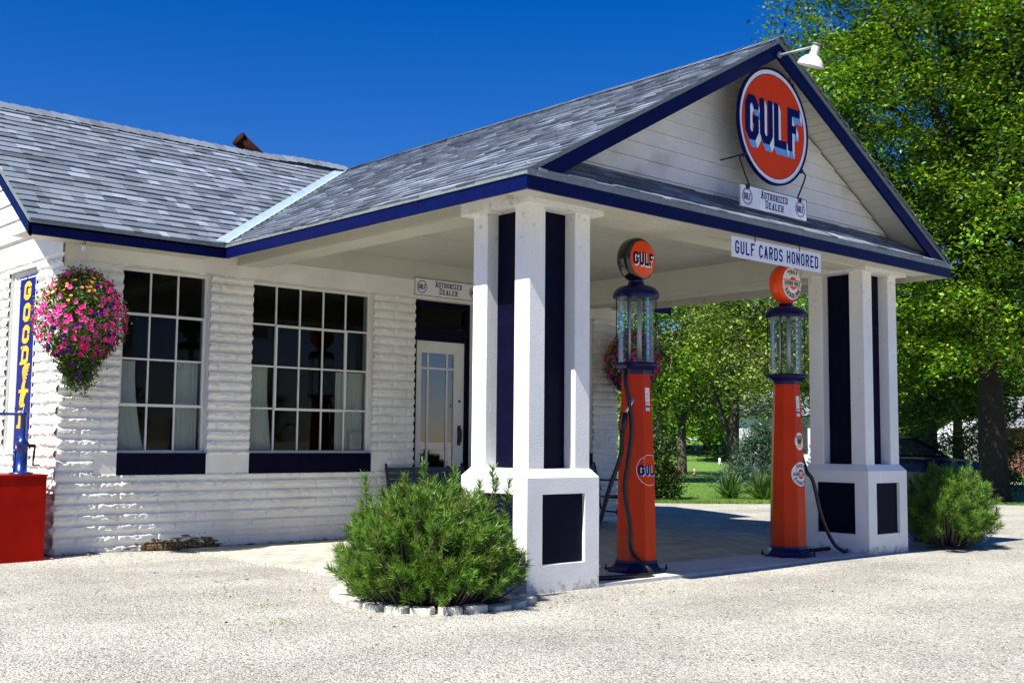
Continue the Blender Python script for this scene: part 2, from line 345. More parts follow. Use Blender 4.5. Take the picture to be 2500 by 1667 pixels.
sm = N.new('ShaderNodeVectorMath'); sm.operation = 'SCALE'; L.new(br.outputs['Color'], sm.inputs[0]); L.new(nr.outputs[0], sm.inputs['Scale'])
L.new(sm.outputs[0], p.inputs['Base Color'])
b = N.new('ShaderNodeBump'); b.inputs['Strength'].default_value = .5; b.inputs['Distance'].default_value = .006
iv = N_(N, 'ShaderNodeMath', operation='SUBTRACT', i0=1.0); L.new(br.outputs['Fac'], iv.inputs[1])
L.new(iv.outputs[0], b.inputs['Height']); L.new(b.outputs[0], p.inputs['Normal'])
# grass sheet
M['lawn'] = mat('lawn_grass', (.09,.21,.018), .9, var=.35, vscale=1.3, bump=.9, bscale=35, bdist=.03, var2=((.13,.19,.035), 9, .5, .7))
# ------------------------------------------------------------------ noise
def vnoise(x, y, seed=0):
    x = np.asarray(x, float); y = np.asarray(y, float)
    xi = np.floor(x).astype(np.int64); yi = np.floor(y).astype(np.int64); fx = x-xi; fy = y-yi
    fx = fx*fx*(3-2*fx); fy = fy*fy*(3-2*fy)
    def h(a, b):
        n = (a*374761393+b*668265263+seed*974711) & 0xffffffff
        n = ((n ^ (n >> 13))*1274126177) & 0xffffffff
        return ((n ^ (n >> 16)) & 0xffff)/65535.0
    return (h(xi,yi)*(1-fx)+h(xi+1,yi)*fx)*(1-fy)+(h(xi,yi+1)*(1-fx)+h(xi+1,yi+1)*fx)*fy
def sst(a, b, x): t = np.clip((x-a)/(b-a), 0, 1); return t*t*(3-2*t)
# ------------------------------------------------------------------ ground
def gz(x, y):
    x = np.asarray(x, float); y = np.asarray(y, float)
    s = x*.62+y*.78-10.1
    z = -.42*sst(0, 6, s)*sst(4.5, -1.5, y)*sst(75, 45, x)
    z = z+.02*(vnoise(x*.9, y*.9, 3)-.5)*sst(.6, 2.0, np.abs(y+2.2)+np.abs(x-4.5)*.0+ (np.abs(x-4.5) > 3.6)*3)
    z = z+.035*np.exp(-((x-.4)**2/.5+(y+.05)**2/.12))
    z = z+1.5*sst(28, 70, s)+3*sst(60, 200, s)
    return z
def gridlines(lo, hi, near0, near1, d, D):
    a = [near0]; st = d
    while a[-1] > lo: a.append(a[-1]-st); st = min(st*1.13, D)
    b = [near1]; st = d
    while b[-1] < hi: b.append(b[-1]+st); st = min(st*1.13, D)
    mid = list(np.arange(near0, near1, d))
    return np.array(sorted(set([round(q, 4) for q in a+mid+b])))
gx = gridlines(-300, 420, -7, 10, .12, 20); gy = gridlines(-420, 420, -11, 2, .12, 20)
GX, GY = np.meshgrid(gx, gy); GZ = gz(GX, GY)
V = np.stack([GX.ravel(), GY.ravel(), GZ.ravel()], 1); nx = len(gx)
I = (np.arange(len(gy)-1)[:, None]*nx+np.arange(nx-1)[None]).ravel(); Fq = np.stack([I, I+1, I+nx+1, I+nx], 1)
tag(npobj('ground', V, Fq, M['gravel'], smooth=True), kind='structure')
# lawn: strips beyond the gravel edge, running in (s,t) coordinates
def st2xy(s, t): return .62*(s+10.1)-.78*t, .78*(s+10.1)+.62*t      # s along (.62,.78), t along (-.78,.62)
ss = np.concatenate([[0, .12, .3], np.arange(.6, 12, .45), np.arange(12, 60, 2.2), np.arange(60, 420, 15)]); ts = np.concatenate([np.arange(-70, -16, 3), np.arange(-16, 8, .3), np.arange(8, 120, 3)])
S, T = np.meshgrid(ss, ts); Sx = S+(S < .4)*(.22*(vnoise(T*1.1, T*0+2, 5)-.5)+.1*(vnoise(T*4.1, T*0+2, 6)-.5))
LX, LY = st2xy(Sx, T); LZ = gz(LX, LY)+.006+.02*sst(0, .6, S)
V = np.stack([LX.ravel(), LY.ravel(), LZ.ravel()], 1); nx = len(ss)
I = (np.arange(len(ts)-1)[:, None]*nx+np.arange(nx-1)[None]).ravel(); Fq = np.stack([I, I+nx, I+nx+1, I+1], 1)
tag(npobj('lawn', V, Fq, M['lawn'], smooth=True), kind='structure')
# grass blades near its edge
rs = np.random.RandomState(3)
def blades(n, s0, s1, t0, t1, h0, h1, w, seed):
    r = np.random.RandomState(seed); s = s0+(s1-s0)*r.rand(n)**1.6; t = t0+(t1-t0)*r.rand(n)
    x, y = st2xy(s, t); z = gz(x, y); a = r.rand(n)*6.28; h = h0+(h1-h0)*r.rand(n); l = (r.rand(n)-.5)*h
    dx = np.cos(a)*w; dy = np.sin(a)*w; b = np.stack([x, y, z], 1)
    V = np.stack([b+np.stack([-dx, -dy, 0*dx], 1), b+np.stack([dx, dy, 0*dx], 1), b+np.stack([l, -l*.5, h], 1)], 1).reshape(-1, 3)
    g = r.rand(n)[:, None]; c = np.array([.05, .12, .012])*(1-g)+np.array([.16, .24, .035])*g
    return V, np.arange(3*n).reshape(-1, 3), c
V, Fq, c = blades(60000, -.05, 9, -14, 4, .03, .085, .006, 1)
tag(npobj('grass', V, Fq, M['leaf'], cols=c, k=3), kind='stuff')
# loose gravel stones on the near ground
def stones(n, seed):
    r = np.random.RandomState(seed)
    # denser near the camera
    fwd = np.array([math.cos(YAW), math.sin(YAW)]); rt = np.array([math.sin(YAW), -math.cos(YAW)])
    d = 3.6+7.5*r.rand(n)**1.3; u = (r.rand(n)-.5)*1.0*d
    xy = np.array([CAM.x, CAM.y])+d[:, None]*fwd+u[:, None]*rt
    sz = .0028+.0055*r.rand(n)**2.4
    ok = ~((xy[:, 0] > 1.15) & (xy[:, 0] < 7.8) & (xy[:, 1] > -4.75) & (xy[:, 1] < 0)) & ~((xy[:, 1] > -.03) & (xy[:, 0] > -.03))
    xy = xy[ok]; sz = sz[ok]; n = len(sz)
    base = np.array([[1,0,0],[-1,0,0],[0,1,0],[0,-1,0],[0,0,1],[0,0,-1]], float)
    q = base[None]*(.6+.8*r.rand(n, 6, 1))+(r.rand(n, 6, 3)-.5)*.5
    q[:, :, 2] *= .7; a = r.rand(n)*6.28; ca, sa = np.cos(a), np.sin(a)
    X = q[:, :, 0]*ca[:, None]-q[:, :, 1]*sa[:, None]; Y = q[:, :, 0]*sa[:, None]+q[:, :, 1]*ca[:, None]
    z0 = gz(xy[:, 0], xy[:, 1])
    V = np.stack([X*sz[:, None]+xy[:, :1], Y*sz[:, None]+xy[:, 1:], q[:, :, 2]*sz[:, None]+(z0+sz*.25)[:, None]], 2).reshape(-1, 3)
    f = np.array([[0,2,4],[2,1,4],[1,3,4],[3,0,4],[2,0,5],[1,2,5],[3,1,5],[0,3,5]])
    Fq = (np.arange(n)[:, None, None]*6+f[None]).reshape(-1, 3)
    g = r.rand(n)[:, None]; c = np.array([.30, .285, .24])*(1-g)+np.array([.54, .525, .455])*g
    c[r.rand(n) < .05] = (.2, .18, .15); c[r.rand(n) < .02] = (.42, .25, .15)
    return V, Fq, np.repeat(c, 8, 0)
V, Fq, c = stones(36000, 5)
M['stone'] = mat('loose_stone', attr=True, rough=.9)
tag(npobj('gravel_stones', V, Fq, M['stone'], cols=c, k=3), kind='stuff')
# dead leaves and weeds
b = MB(); r = random.Random(12)
def litter(n, cx, cy, sx, sy, cols, s0, s1, z=.012):
    for _ in range(n):
        x = cx+r.gauss(0, sx); y = cy+r.gauss(0, sy); a = r.random()*6.28; s = s0+(s1-s0)*r.random(); b.c = r.choice(cols)
        zz = float(gz(x, y))+z; t = r.uniform(-.3, .5)*s
        b.face([(x-s*math.cos(a), y-s*math.sin(a), zz), (x+.4*s*math.sin(a), y-.4*s*math.cos(a), zz+abs(t)+.004), (x+s*math.cos(a), y+s*math.sin(a), zz+.004), (x-.4*s*math.sin(a), y+.4*s*math.cos(a), zz+abs(t)*.6)])
br_ = [(.16,.07,.025), (.22,.11,.05), (.10,.05,.03), (.35,.12,.04)]
litter(70, -.2, -4.4, 1.2, 1.4, br_, .008, .02); litter(60, 2.2, -6.2, 2.5, 1.0, br_, .008, .02); litter(50, .3, -2.4, .6, 1.2, br_, .008, .02)
litter(60, .9, -.22, .7, .06, br_, .005, .012, .004); litter(40, .15, -.15, .2, .1, br_, .01, .025); litter(50, 1.9, -5.05, .5, .1, br_, .008, .02); litter(30, 8, -5.2, .6, .25, br_, .01, .025)
tag(obj('leaf_litter', b, M['attr']), kind='stuff')
b = MB(); r = random.Random(4)
for cx, cy, n in ((.03, -3.9, 60), (-.3, -4.55, 50), (.0, -3.3, 40), (.35, -2.6, 30)):
    litter(n, cx, cy, .10, .10, [(.12,.22,.03), (.2,.28,.06), (.28,.3,.1)], .006, .016, .006)
tag(obj('weeds', b, M['leaf']), kind='stuff')

# ------------------------------------------------------------------ porch floor, island
b = MB(); b.box(1.27, 7.69, -3.93, -.02, -.2, .016); tag(obj('porch_pavement', b, M['paver']), kind='structure')
b = MB(); b.bevbox(1.9, 7.05, -4.58, -3.93, -.2, .022, .01); tag(obj('pump_island', b, M['concrete']), kind='structure')

# ------------------------------------------------------------------ the station building
X1 = 7.69; YB = 3.7; C0, C1, CM, CD = 1.383, 7.575, 4.479, 4.95
E0 = .5424; OV = .5212; ZB, ZT = 2.90, 3.034; SM = .69; SC = .555; YR = 1.85
ST = thing('service_station', 'white rock-faced block filling station with shingled gable canopy and dark blue trim', 'building', (0, 0, 0))
zc = lambda x: ZT+SC*((x if x < CM else 2*CM-x)-C0)
zm = lambda y: ZT+SM*(y+E0)
W1 = (.574, 1.511); W2 = (2.0, 3.555); WZ = (.966, 2.795); SZ = .753
DR = (4.155, 5.06); DZ = 2.80
W3 = (5.645, 7.2)
def heights(x, z, smooth_rects, ztop=2.80):
    row = np.floor((z+.01)/.1016).astype(int); fz = (z+.01)/.1016-row
    off = (row % 2)*.203; bi = np.floor((x+off)/.406).astype(int); fx = (x+off)/.406-bi
    ex = np.minimum(fx, 1-fx)*.406; mx = sst(.005, .018, ex); sd_ = row*17+bi*5
    n1 = vnoise(x*22+sd_*3.1, z*40+sd_, 1); n2 = vnoise(x*75, z*110+sd_, 2); n3 = vnoise(x*9+sd_, z*14, 4)
    n4 = np.abs(vnoise(x*48+z*30+sd_, z*80-x*22, 7)-.5)*2; n5 = np.abs(vnoise(x*15-z*18+sd_*2, z*26+x*8, 8)-.5)*2
    lo_ = .16+.34*n1*(.3+.7*n4); hi_ = .92-.06*n4
    prof = sst(lo_-.07, lo_+.09, fz)*sst(hi_+.02, hi_-.13, fz)
    bk = vnoise(sd_*1.37, sd_*.73, 12); tl = (vnoise(sd_*2.11, sd_*.41, 13)-.5)*(fx-.5)
    h = prof*mx*(.004+.009*bk+.016*tl+.004*n3+.010*n5+.012*n4)+mx*prof*.003*(n2-.5)
    h = h-.005*(1-sst(.0, .05, np.minimum(fz, 1-fz)))-.006*(1-sst(.002, .010, ex))
    for a0, a1, b0, b1 in smooth_rects:
        inr = (x > a0-.001) & (x < a1+.001) & (z > b0) & (z < b1); h = np.where(inr, .008+0*h, h)
    h = np.where(z > ztop, .012+0*h, h)
    return h
def rockwall(name, par, a0, a1, z0, z1, holes, smooth_rects, place, dx=.013, dz=.0082, ztop=2.80):
    def lines(lo, hi, brk, d):
        P = sorted(set([lo, hi]+[q for q in brk if lo < q < hi])); out = []
        for u, v in zip(P[:-1], P[1:]): out.extend(np.linspace(u, v, max(2, int(round((v-u)/d))+1))[:-1])
        return np.array(out+[P[-1]])
    ax = lines(a0, a1, [q for h in holes for q in h[:2]], dx); az = lines(z0, z1, [q for h in holes for q in h[2:]]+[ztop, ztop+.001], dz)
    A, Z = np.meshgrid(ax, az); H = heights(A, Z, smooth_rects, ztop)
    V = place(A, Z, H); n = len(ax); I = (np.arange(len(az)-1)[:, None]*n+np.arange(n-1)[None])
    ca = (ax[:-1]+ax[1:])/2; cz = (az[:-1]+az[1:])/2; CA, CZ = np.meshgrid(ca, cz); keep = np.ones(CA.shape, bool)
    for h in holes: keep &= ~((CA > h[0]) & (CA < h[1]) & (CZ > h[2]) & (CZ < h[3]))
    I = I[keep]; Fq = np.stack([I, I+1, I+n+1, I+n], 1)
    return npobj(name, V, Fq, M['rock'], ST, smooth=True)
fholes = [(W1[0], W1[1], SZ, WZ[1]), (W2[0], W2[1], SZ, WZ[1]), (DR[0], DR[1], -.1, DZ), (W3[0], W3[1], SZ, WZ[1])]
smr = [(.35, .574, SZ, .966), (1.511, 2.0, SZ, .966), (3.555, 3.80, SZ, .966), (5.15, W3[0], SZ, .966), (W3[1], W3[1]+.205, SZ, .966)]
rockwall('front_wall', ST, 0, X1, -.1, 3.02, fholes, smr, lambda A, Z, H: np.stack([A, -.006-H, Z], 2).reshape(-1, 3))
WN = (-1.459, -.66, .985, 2.80)     # west niche in -y
rockwall('end_wall', ST, -YB, 0, -.1, 3.14, [WN], [], lambda A, Z, H: np.stack([-.006-H, -A, Z], 2).reshape(-1, 3), dx=.016, dz=.0085, ztop=2.86)
# solid walls behind the faces
def wallseg(b, x0, x1, z0, z1): b.box(x0, x1, 0, .2, z0, z1)
b = MB(); xs = [0]+[q for h in sorted(fholes) for q in h[:2]]+[X1]
for i in range(0, len(xs), 2): wallseg(b, xs[i], xs[i+1], -.1, 3.0)
for h in fholes:
    wallseg(b, h[0], h[1], h[3], 3.0)
    if h[2] > 0: wallseg(b, h[0], h[1], -.1, h[2])
b.box(0, .2, .2, .66, -.1, 3.14); b.box(0, .2, 1.459, YB, -.1, 3.14); b.box(0, .2, .66, 1.459, -.1, .985); b.box(0, .2, .66, 1.459, 2.80, 3.14)
b.box(.06, .2, .662, 1.457, .987, 2.798)
b.box(X1-.2, X1, .2, YB, -.1, 3.14); b.box(.2, X1-.2, YB-.2, YB, -.1, 3.0)
obj('block_wall', b, M['white'], ST)
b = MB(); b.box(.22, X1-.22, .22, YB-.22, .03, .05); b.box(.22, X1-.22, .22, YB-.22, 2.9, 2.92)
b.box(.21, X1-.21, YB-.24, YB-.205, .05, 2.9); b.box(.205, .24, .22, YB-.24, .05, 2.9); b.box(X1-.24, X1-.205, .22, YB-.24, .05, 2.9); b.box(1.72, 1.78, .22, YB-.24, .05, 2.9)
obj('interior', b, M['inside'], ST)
# gable siding, both ends
for nm, sx, x0 in (('west', -1, 0), ('east', 1, X1)):
    b = MB(); z = 3.15
    while z < 4.55:
        z1 = min(z+.198, 4.6); ya = (z-ZT-.0)/SM-E0+.06; yb = (z1-ZT)/SM-E0+.06; yc, yd = 2*YR-ya, 2*YR-yb
        ya = max(ya, 0); yb = max(yb, 0); yc = min(yc, YB); yd = min(yd, YB)
        if yd-yb > .02:
            o1 = x0+sx*.034; o2 = x0+sx*.016; i_ = x0-sx*.05
            b.hexa([(o1,ya,z),(o1,yc,z),(i_,yc,z),(i_,ya,z),(o2,yb,z1),(o2,yd,z1),(i_,yd,z1),(i_,yb,z1)])
        z += .2
    b.box(min(x0, x0+sx*.045), max(x0, x0+sx*.045), -.005, YB, 3.125, 3.149)
    obj('gable_siding', b, M['siding'], ST)
# canopy gable siding
b = MB(); z = 3.20
while z < 4.6:
    z1 = z+.132; xa = (z+.09-ZT)/SC+C0; xb = (z1+.09-ZT)/SC+C0
    if CM-xb < 0: break
    b.hexa([(xa,-4.592,z),(2*CM-xa,-4.592,z),(2*CM-xa,-4.55,z),(xa,-4.55,z),(xb,-4.577,z1-.003),(2*CM-xb,-4.577,z1-.003),(2*CM-xb,-4.55,z1-.003),(xb,-4.55,z1-.003)])
    z += .132
obj('canopy_gable_siding', b, M['siding'], ST)
# ---- roofs
def shingle_mesh(name, O, a, u, La, Lb, clip, expo=.128, seed=1, jit=.004):
    r = random.Random(seed); O = Vector(O); a = Vector(a).normalized(); u = Vector(u).normalized(); n = a.cross(u)
    if n.z < 0: n = -n
    b = MB(); k = 0; t = 0
    pal = [(.10,.125,.16), (.135,.165,.205), (.155,.185,.23), (.185,.22,.27), (.235,.275,.335), (.075,.09,.115)]; wt = [5, 6, 6, 5, 2.4, 1.8]
    nrow = int(Lb/expo)+1
    for k in range(nrow):
        t0 = k*expo; t1 = min(t0+expo+.012, Lb); s = -r.random()*.3
        while s < La:
            w = r.choice([.09, .12, .15, .18, .22, .28]); s1 = min(s+w, La); s0 = max(s, 0); s = s+w
            if s1-s0 < .02: continue
            q = clip((s0+s1)/2, t0)
            if q is False: continue
            if q is not True:
                s0, s1 = max(s0, q[0]), min(s1, q[1])
                if s1-s0 < .01: continue
            c = list(r.choices(pal, wt)[0]); g = r.uniform(.85, 1.15); b.c = [x*g for x in c]
            h0 = .013+r.choice([0, .006])+r.uniform(0, .002); dj = r.uniform(-jit, jit)
            p0 = O+a*s0+u*(t0+dj); p1 = O+a*(s1-.003)+u*(t0+dj+r.uniform(-.002, .002)); q0 = O+a*s0+u*t1; q1 = O+a*(s1-.003)+u*t1
            P = [p0+n*h0, p1+n*h0, q1+n*.003, q0+n*.003, p0, p1]
            b.idx(P, [(0,1,2,3), (4,5,1,0), (1,5,2), (4,0,3)])
    return b
# main roof front slope
um = Vector((0, 1, SM)).normalized(); Lm = (YR+E0)*math.hypot(1, SM)
def clip_main(s, t):
    y = -E0+t*um.y; x = s-OV; xv = C0+(zm(y)-ZT)/SC           # valley x
    if x < CM: return (0, xv-.045+OV) if x-.2 < xv else False
    return (2*CM-xv+.045+OV, 99) if x+.2 > 2*CM-xv else False
for side in (0, 1):
    b = shingle_mesh('s', (-OV, -E0-.012, ZT-.012*SM+.002), (1,0,0), um, X1+2*OV, Lm, lambda s, t, side=side: clip_main(s, t) if (s-OV < CM) == (side == 0) else False, seed=3+side)
    obj('main_roof', b, M['shingle'], ST)
b = shingle_mesh('s', (-OV, 2*YR+E0, ZT), (1,0,0), Vector((0,-1,SM)), X1+2*OV, Lm, lambda s, t: True, seed=4, expo=.26)
obj('rear_roof', b, M['shingle'], ST)
uc = Vector((1, 0, SC)).normalized(); Lc = (CM-C0)*math.hypot(1, SC)
def clip_can(s, t):
    x = C0+t*uc.x; yv = (zc(x)-ZT)/SM-E0
    return (0, yv-.04+CD) if s-CD-.2 < yv else False
b = shingle_mesh('s', (C0-.012, -CD-.028, ZT-.012*SC+.002), (0,1,0), uc, CD+2.1, Lc, clip_can, seed=9)
obj('canopy_roof', b, M['shingle'], ST)
b = shingle_mesh('s', (C1+.012, -CD-.02, ZT-.012*SC+.002), (0,1,0), Vector((-1,0,SC)), CD+2.1, Lc, lambda s, t: clip_can(s, t), seed=10)
obj('canopy_roof', b, M['shingle'], ST)
# pent roof across the gable
b = shingle_mesh('s', (C0+.10, -CD-.012, ZT+.004), (1,0,0), Vector((0, .37, .245)), C1-C0-.2, .455, lambda s, t: (0.0+t*1.15, C1-C0-.2-t*1.15), seed=11, expo=.15)
obj('pent_roof', b, M['shingle'], ST)
# decks
b = MB(); t_ = .045
def slab4(b, P, t=t_, off=.004):
    P = [Vector(p)-Vector((0,0,off)) for p in P]; b.hexa([p-Vector((0,0,t)) for p in P]+P)
slab4(b, [(-OV,-E0,zm(-E0)),(C0,-E0,zm(-E0)),(C0,0,zm(0)),(-OV,0,zm(0))]); slab4(b, [(C1,-E0,zm(-E0)),(X1+OV,-E0,zm(-E0)),(X1+OV,0,zm(0)),(C1,0,zm(0))])
slab4(b, [(-OV,0,zm(0)),(C0+.4,0,zm(0)),(CM,YR,zm(YR)),(-OV,YR,zm(YR))]); slab4(b, [(C1-.4,0,zm(0)),(X1+OV,0,zm(0)),(X1+OV,YR,zm(YR)),(CM,YR,zm(YR))])
slab4(b, [(-OV,YR,zm(YR)),(X1+OV,YR,zm(YR)),(X1+OV,2*YR+E0,ZT),(-OV,2*YR+E0,ZT)])
slab4(b, [(C0+.03,-4.895,zc(C0+.03)),(CM,-4.895,zc(CM)),(CM,1.95,zc(CM)),(C0+.03,-E0+.02,zc(C0+.03))]); slab4(b, [(CM,-4.895,zc(CM)),(C1,-4.895,ZT),(C1,-E0+.02,ZT),(CM,1.95,zc(CM))])
b.face([(CM-.2,1.84,zc(CM-.2)),(CM,1.95,zc(CM)),(CM+.2,1.84,zc(CM+.2)),(CM,2.1,4.60)])
obj('roof_deck', b, M['soffit'], ST)
# canopy soffit boards
b = MB(); x = C0+.03
while x < CM-.05:
    x1 = x+.088
    for mir in (0, 1):
        fx = (lambda q: 2*CM-q) if mir else (lambda q: q)
        segs = [(-CD+.03, -4.585)]
        if x < 1.80: segs = [(-CD+.03, -.02)]
        for y0, y1 in segs:
            if mir: p = [(fx(x1),y0,zc(x1)-.066),(fx(x),y0,zc(x)-.066),(fx(x),y1,zc(x)-.066),(fx(x1),y1,zc(x1)-.066)]
            else: p = [(x,y0,zc(x)-.066),(x1,y0,zc(x1)-.066),(x1,y1,zc(x1)-.066),(x,y1,zc(x)-.066)]
            b.hexa(p+[(q[0],q[1],q[2]+.014) for q in p])
    x += .094
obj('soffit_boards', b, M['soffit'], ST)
for x0, x1 in ((7.16, C1-.03), (C0+.03, 1.795)):                      # exposed rafter tails
    for k in range(8):
        y = -.55-k*.56; b = MB()
        b.hexa([(x0,y-.02,zc(x0)-.17),(x1,y-.02,zc(x1)-.125),(x1,y+.02,zc(x1)-.125),(x0,y+.02,zc(x0)-.17),(x0,y-.02,zc(x0)-.068),(x1,y-.02,zc(x1)-.068),(x1,y+.02,zc(x1)-.068),(x0,y+.02,zc(x0)-.068)])
        if x0 > 5: obj('rafter_tail', b, M['soffit'], ST)
# main eave soffit
b = MB()
for x0, x1, y0, y1 in ((-OV+.02, C0, -E0+.025, -.014), (C1, X1+OV-.02, -E0+.025, -.014), (C0+.04, C1-.04, -CD+.04, -4.545)):
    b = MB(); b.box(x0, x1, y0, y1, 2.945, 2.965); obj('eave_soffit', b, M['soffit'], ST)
# fascias
b = MB(); f = .024
for q in ((-OV, C0, -E0, -E0+f), (C1, X1+OV, -E0, -E0+f), (-OV, X1+OV, 2*YR+E0-f, 2*YR+E0)):
    b = MB(); b.box(*q, ZB, ZT-.006); obj('fascia', b, M['fascia'], ST)
b = MB()
b.box(C0, C0+f, -CD+f, -E0, ZB, ZT-.006); b.box(C1-f, C1, -CD+f, -E0, ZB, ZT-.006); b.box(C0, C1, -CD, -CD+f, ZB, ZT-.006)
obj('fascia', b, M['fascia'], ST)
b = MB(); g_ = f+.012
b.box(C0+f+.0005, C0+g_, -CD+g_, -E0, ZB-.002, ZT-.02); b.box(C1-g_, C1-f-.0005, -CD+g_, -E0, ZB-.002, ZT-.02); b.box(C0+f, C1-f, -CD+f+.0005, -CD+g_, ZB-.002, ZT-.02)
obj('fascia_lining', b, M['soffit'], ST)
def rake(b, A, B, th, h, dirx, top=-.006):
    A = Vector(A); B = Vector(B); d = Vector(dirx)*th; z = Vector((0,0,1))
    b.hexa([A-z*h, B-z*h, B-z*h+d, A-z*h+d, A+z*top, B+z*top, B+z*top+d, A+z*top+d])
for s in (1, -1):
    xa = C0+.06 if s > 0 else C1-.06
    b = MB(); rake(b, (xa, -4.934, zc(xa)), (CM, -4.934, zc(CM)), .03, .165, (0,1,0)); obj('rake_board', b, M['fascia'], ST)
for x, dx in ((-OV, 1), (X1+OV, -1)):
    b = MB(); rake(b, (x, -E0, zm(-E0)), (x, YR, zm(YR)), .024, .150, (dx,0,0)); rake(b, (x, 2*YR+E0, ZT), (x, YR, zm(YR)), .024, .150, (dx,0,0)); obj('rake_board', b, M['fascia'], ST)
b = MB()
for s in (1, -1):
    xa = C0+.0 if s > 0 else C1-.0
    rake(b, (xa, -4.948, zc(xa)), (CM, -4.948, zc(CM)), .012, .032, (0,1,0), .004)
for x, dx in ((-OV-.009, 1), (X1+OV+.009, -1)):
    rake(b, (x, -E0, zm(-E0)), (x, YR, zm(YR)), .01, .022, (dx,0,0), .012)
b.box(-OV, C0, -E0-.010, -E0-.001, ZT-.030, ZT); b.box(C1, X1+OV, -E0-.010, -E0-.001, ZT-.030, ZT)
b.box(C0-.010, C0-.001, -CD, -E0, ZT-.030, ZT-.001); b.box(C1+.001, C1+.010, -CD, -E0, ZT-.030, ZT-.001)
b.box(C0-.01, C1+.01, -CD-.012, -CD-.001, ZT-.036, ZT+.008); b.box(C0-.01, C1+.01, -CD-.012, -CD+.05, ZT+.0082, ZT+.0122)
obj('drip_edge', b, M['drip'], ST)
# ridge caps
def ridge(name, P, wv, sl, step, seed):
    r = random.Random(seed); b = MB(); P = [Vector(p) for p in P]; wv = Vector(wv)
    L = [0]
    for i in range(1, len(P)): L.append(L[-1]+(P[i]-P[i-1]).length)
    def at(t):
        for i in range(1, len(P)):
            if t <= L[i] or i == len(P)-1: return P[i-1].lerp(P[i], (t-L[i-1])/(L[i]-L[i-1]))
    t = 0
    while t < L[-1]:
        g = r.uniform(.7, 1.4); b.c = (.13*g, .155*g, .19*g); A = at(t)+Vector((0,0,.030+r.uniform(0,.004))); B = at(min(t+step+.05, L[-1]))+Vector((0,0,.018))
        dn = Vector((0,0,-.15*sl))
        b.idx([A-wv*.15+dn, A, A+wv*.15+dn, B+wv*.15+dn, B, B-wv*.15+dn, A-wv*.15+dn-Vector((0,0,.012)), A-Vector((0,0,.012)), A+wv*.15+dn-Vector((0,0,.012))], [(0,1,4,5), (1,2,3,4), (6,7,1,0), (7,8,2,1)])
        t += step
    obj(name, b, M['shingle'], ST)
ridge('ridge_cap', [(-OV,YR,4.686),(3.1,YR,4.69),(3.6,YR+.02,4.735),(4.1,YR+.05,4.755),(4.45,YR+.1,4.765)], (0,1,0), SM, .14, 2)
ridge('ridge_cap', [(X1+OV,YR,4.686),(4.5,YR+.1,4.76)], (0,1,0), SM, .14, 5)
ridge('ridge_cap', [(CM,-CD-.02,zc(CM)),(CM,1.96,zc(CM))], (1,0,0), SC, .14, 3)
# valley flashing
b = MB(); vb = Vector((C0, -E0, ZT)); vt = Vector((C0+(zm(YR-.05)-ZT)/SC, YR-.05, zm(YR-.05)))
for mir in (0, 1):
    def mm(p): return Vector((2*CM-p.x if mir else p.x, p.y, p.z))
    u1 = Vector((-.125, 0, 0)); u2 = Vector((0, -.07, 0)); up = Vector((0,0,.028))
    P0 = [vb+u1+Vector((0,-.01,.0)), vb+Vector((-.012,-.02,.0)), vb+u2, vt+u1, vt, vt+u2]
    P0 = [mm(p)+up for p in P0]
    b.idx(P0, [(0,1,4,3), (1,2,5,4)])
    Q = [p-Vector((0,0,.012)) for p in P0]; b.idx(P0+Q, [(0,3,9,6), (2,8,11,5), (0,6,7,1), (1,7,8,2)])
obj('valley_flashing', b, M['flash'], ST)
# flue on the rear slope
b = MB(); b.lathe([(.11,0),(.11,.34)], (3.38,2.32,4.30), 20); b.tube([(3.42,2.32,4.70),(3.30,2.32,4.78),(3.02,2.32,4.97)], .095, 18); b.lathe([(.145,0),(.15,.03),(.05,.06)], (3.40,2.32,4.64), 20, axis=(.25,0,.97))
b.tube([(3.03,2.32,4.965),(3.005,2.32,4.982)], .104, 18)
obj('flue_pipe', b, M['rust'], ST)
# porch ceiling and beams
b = MB(); b.box(2.10, 6.86, -4.24, -.022, 3.245, 3.265)
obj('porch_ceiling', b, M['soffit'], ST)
for yy in (-1.42, -2.84):
    b = MB(); b.box(2.12, 6.84, yy-.02, yy+.02, 3.238, 3.2455); obj('ceiling_batten', b, M['soffit'], ST)
b = MB(); b.box(1.79, 7.17, -.015, .2, 3.021, 3.40); obj('plaster_band', b, M['soffit'], ST)
b = MB(); b.box(1.795, 2.10, -4.54, -.016, 2.93, 3.20); b.box(1.79, 1.80, -4.5, -.02, 2.925, 2.955)
b.box(2.10, 2.115, -4.24, -.02, 2.975, 3.244)
obj('porch_beam', b, M['soffit'], ST)
b = MB(); b.box(6.86, 7.16, -4.54, -.016, 2.93, 3.20); b.box(6.845, 6.86, -4.24, -.02, 2.985, 3.244); b.box(7.155, 7.168, -4.5, -.02, 2.925, 2.955); obj('porch_beam', b, M['soffit'], ST)
b = MB(); b.box(2.10, 6.86, -4.54, -4.24, 2.93, 3.30); b.box(2.11, 6.85, -4.546, -4.54, 2.925, 2.95); obj('porch_beam', b, M['soffit'], ST)
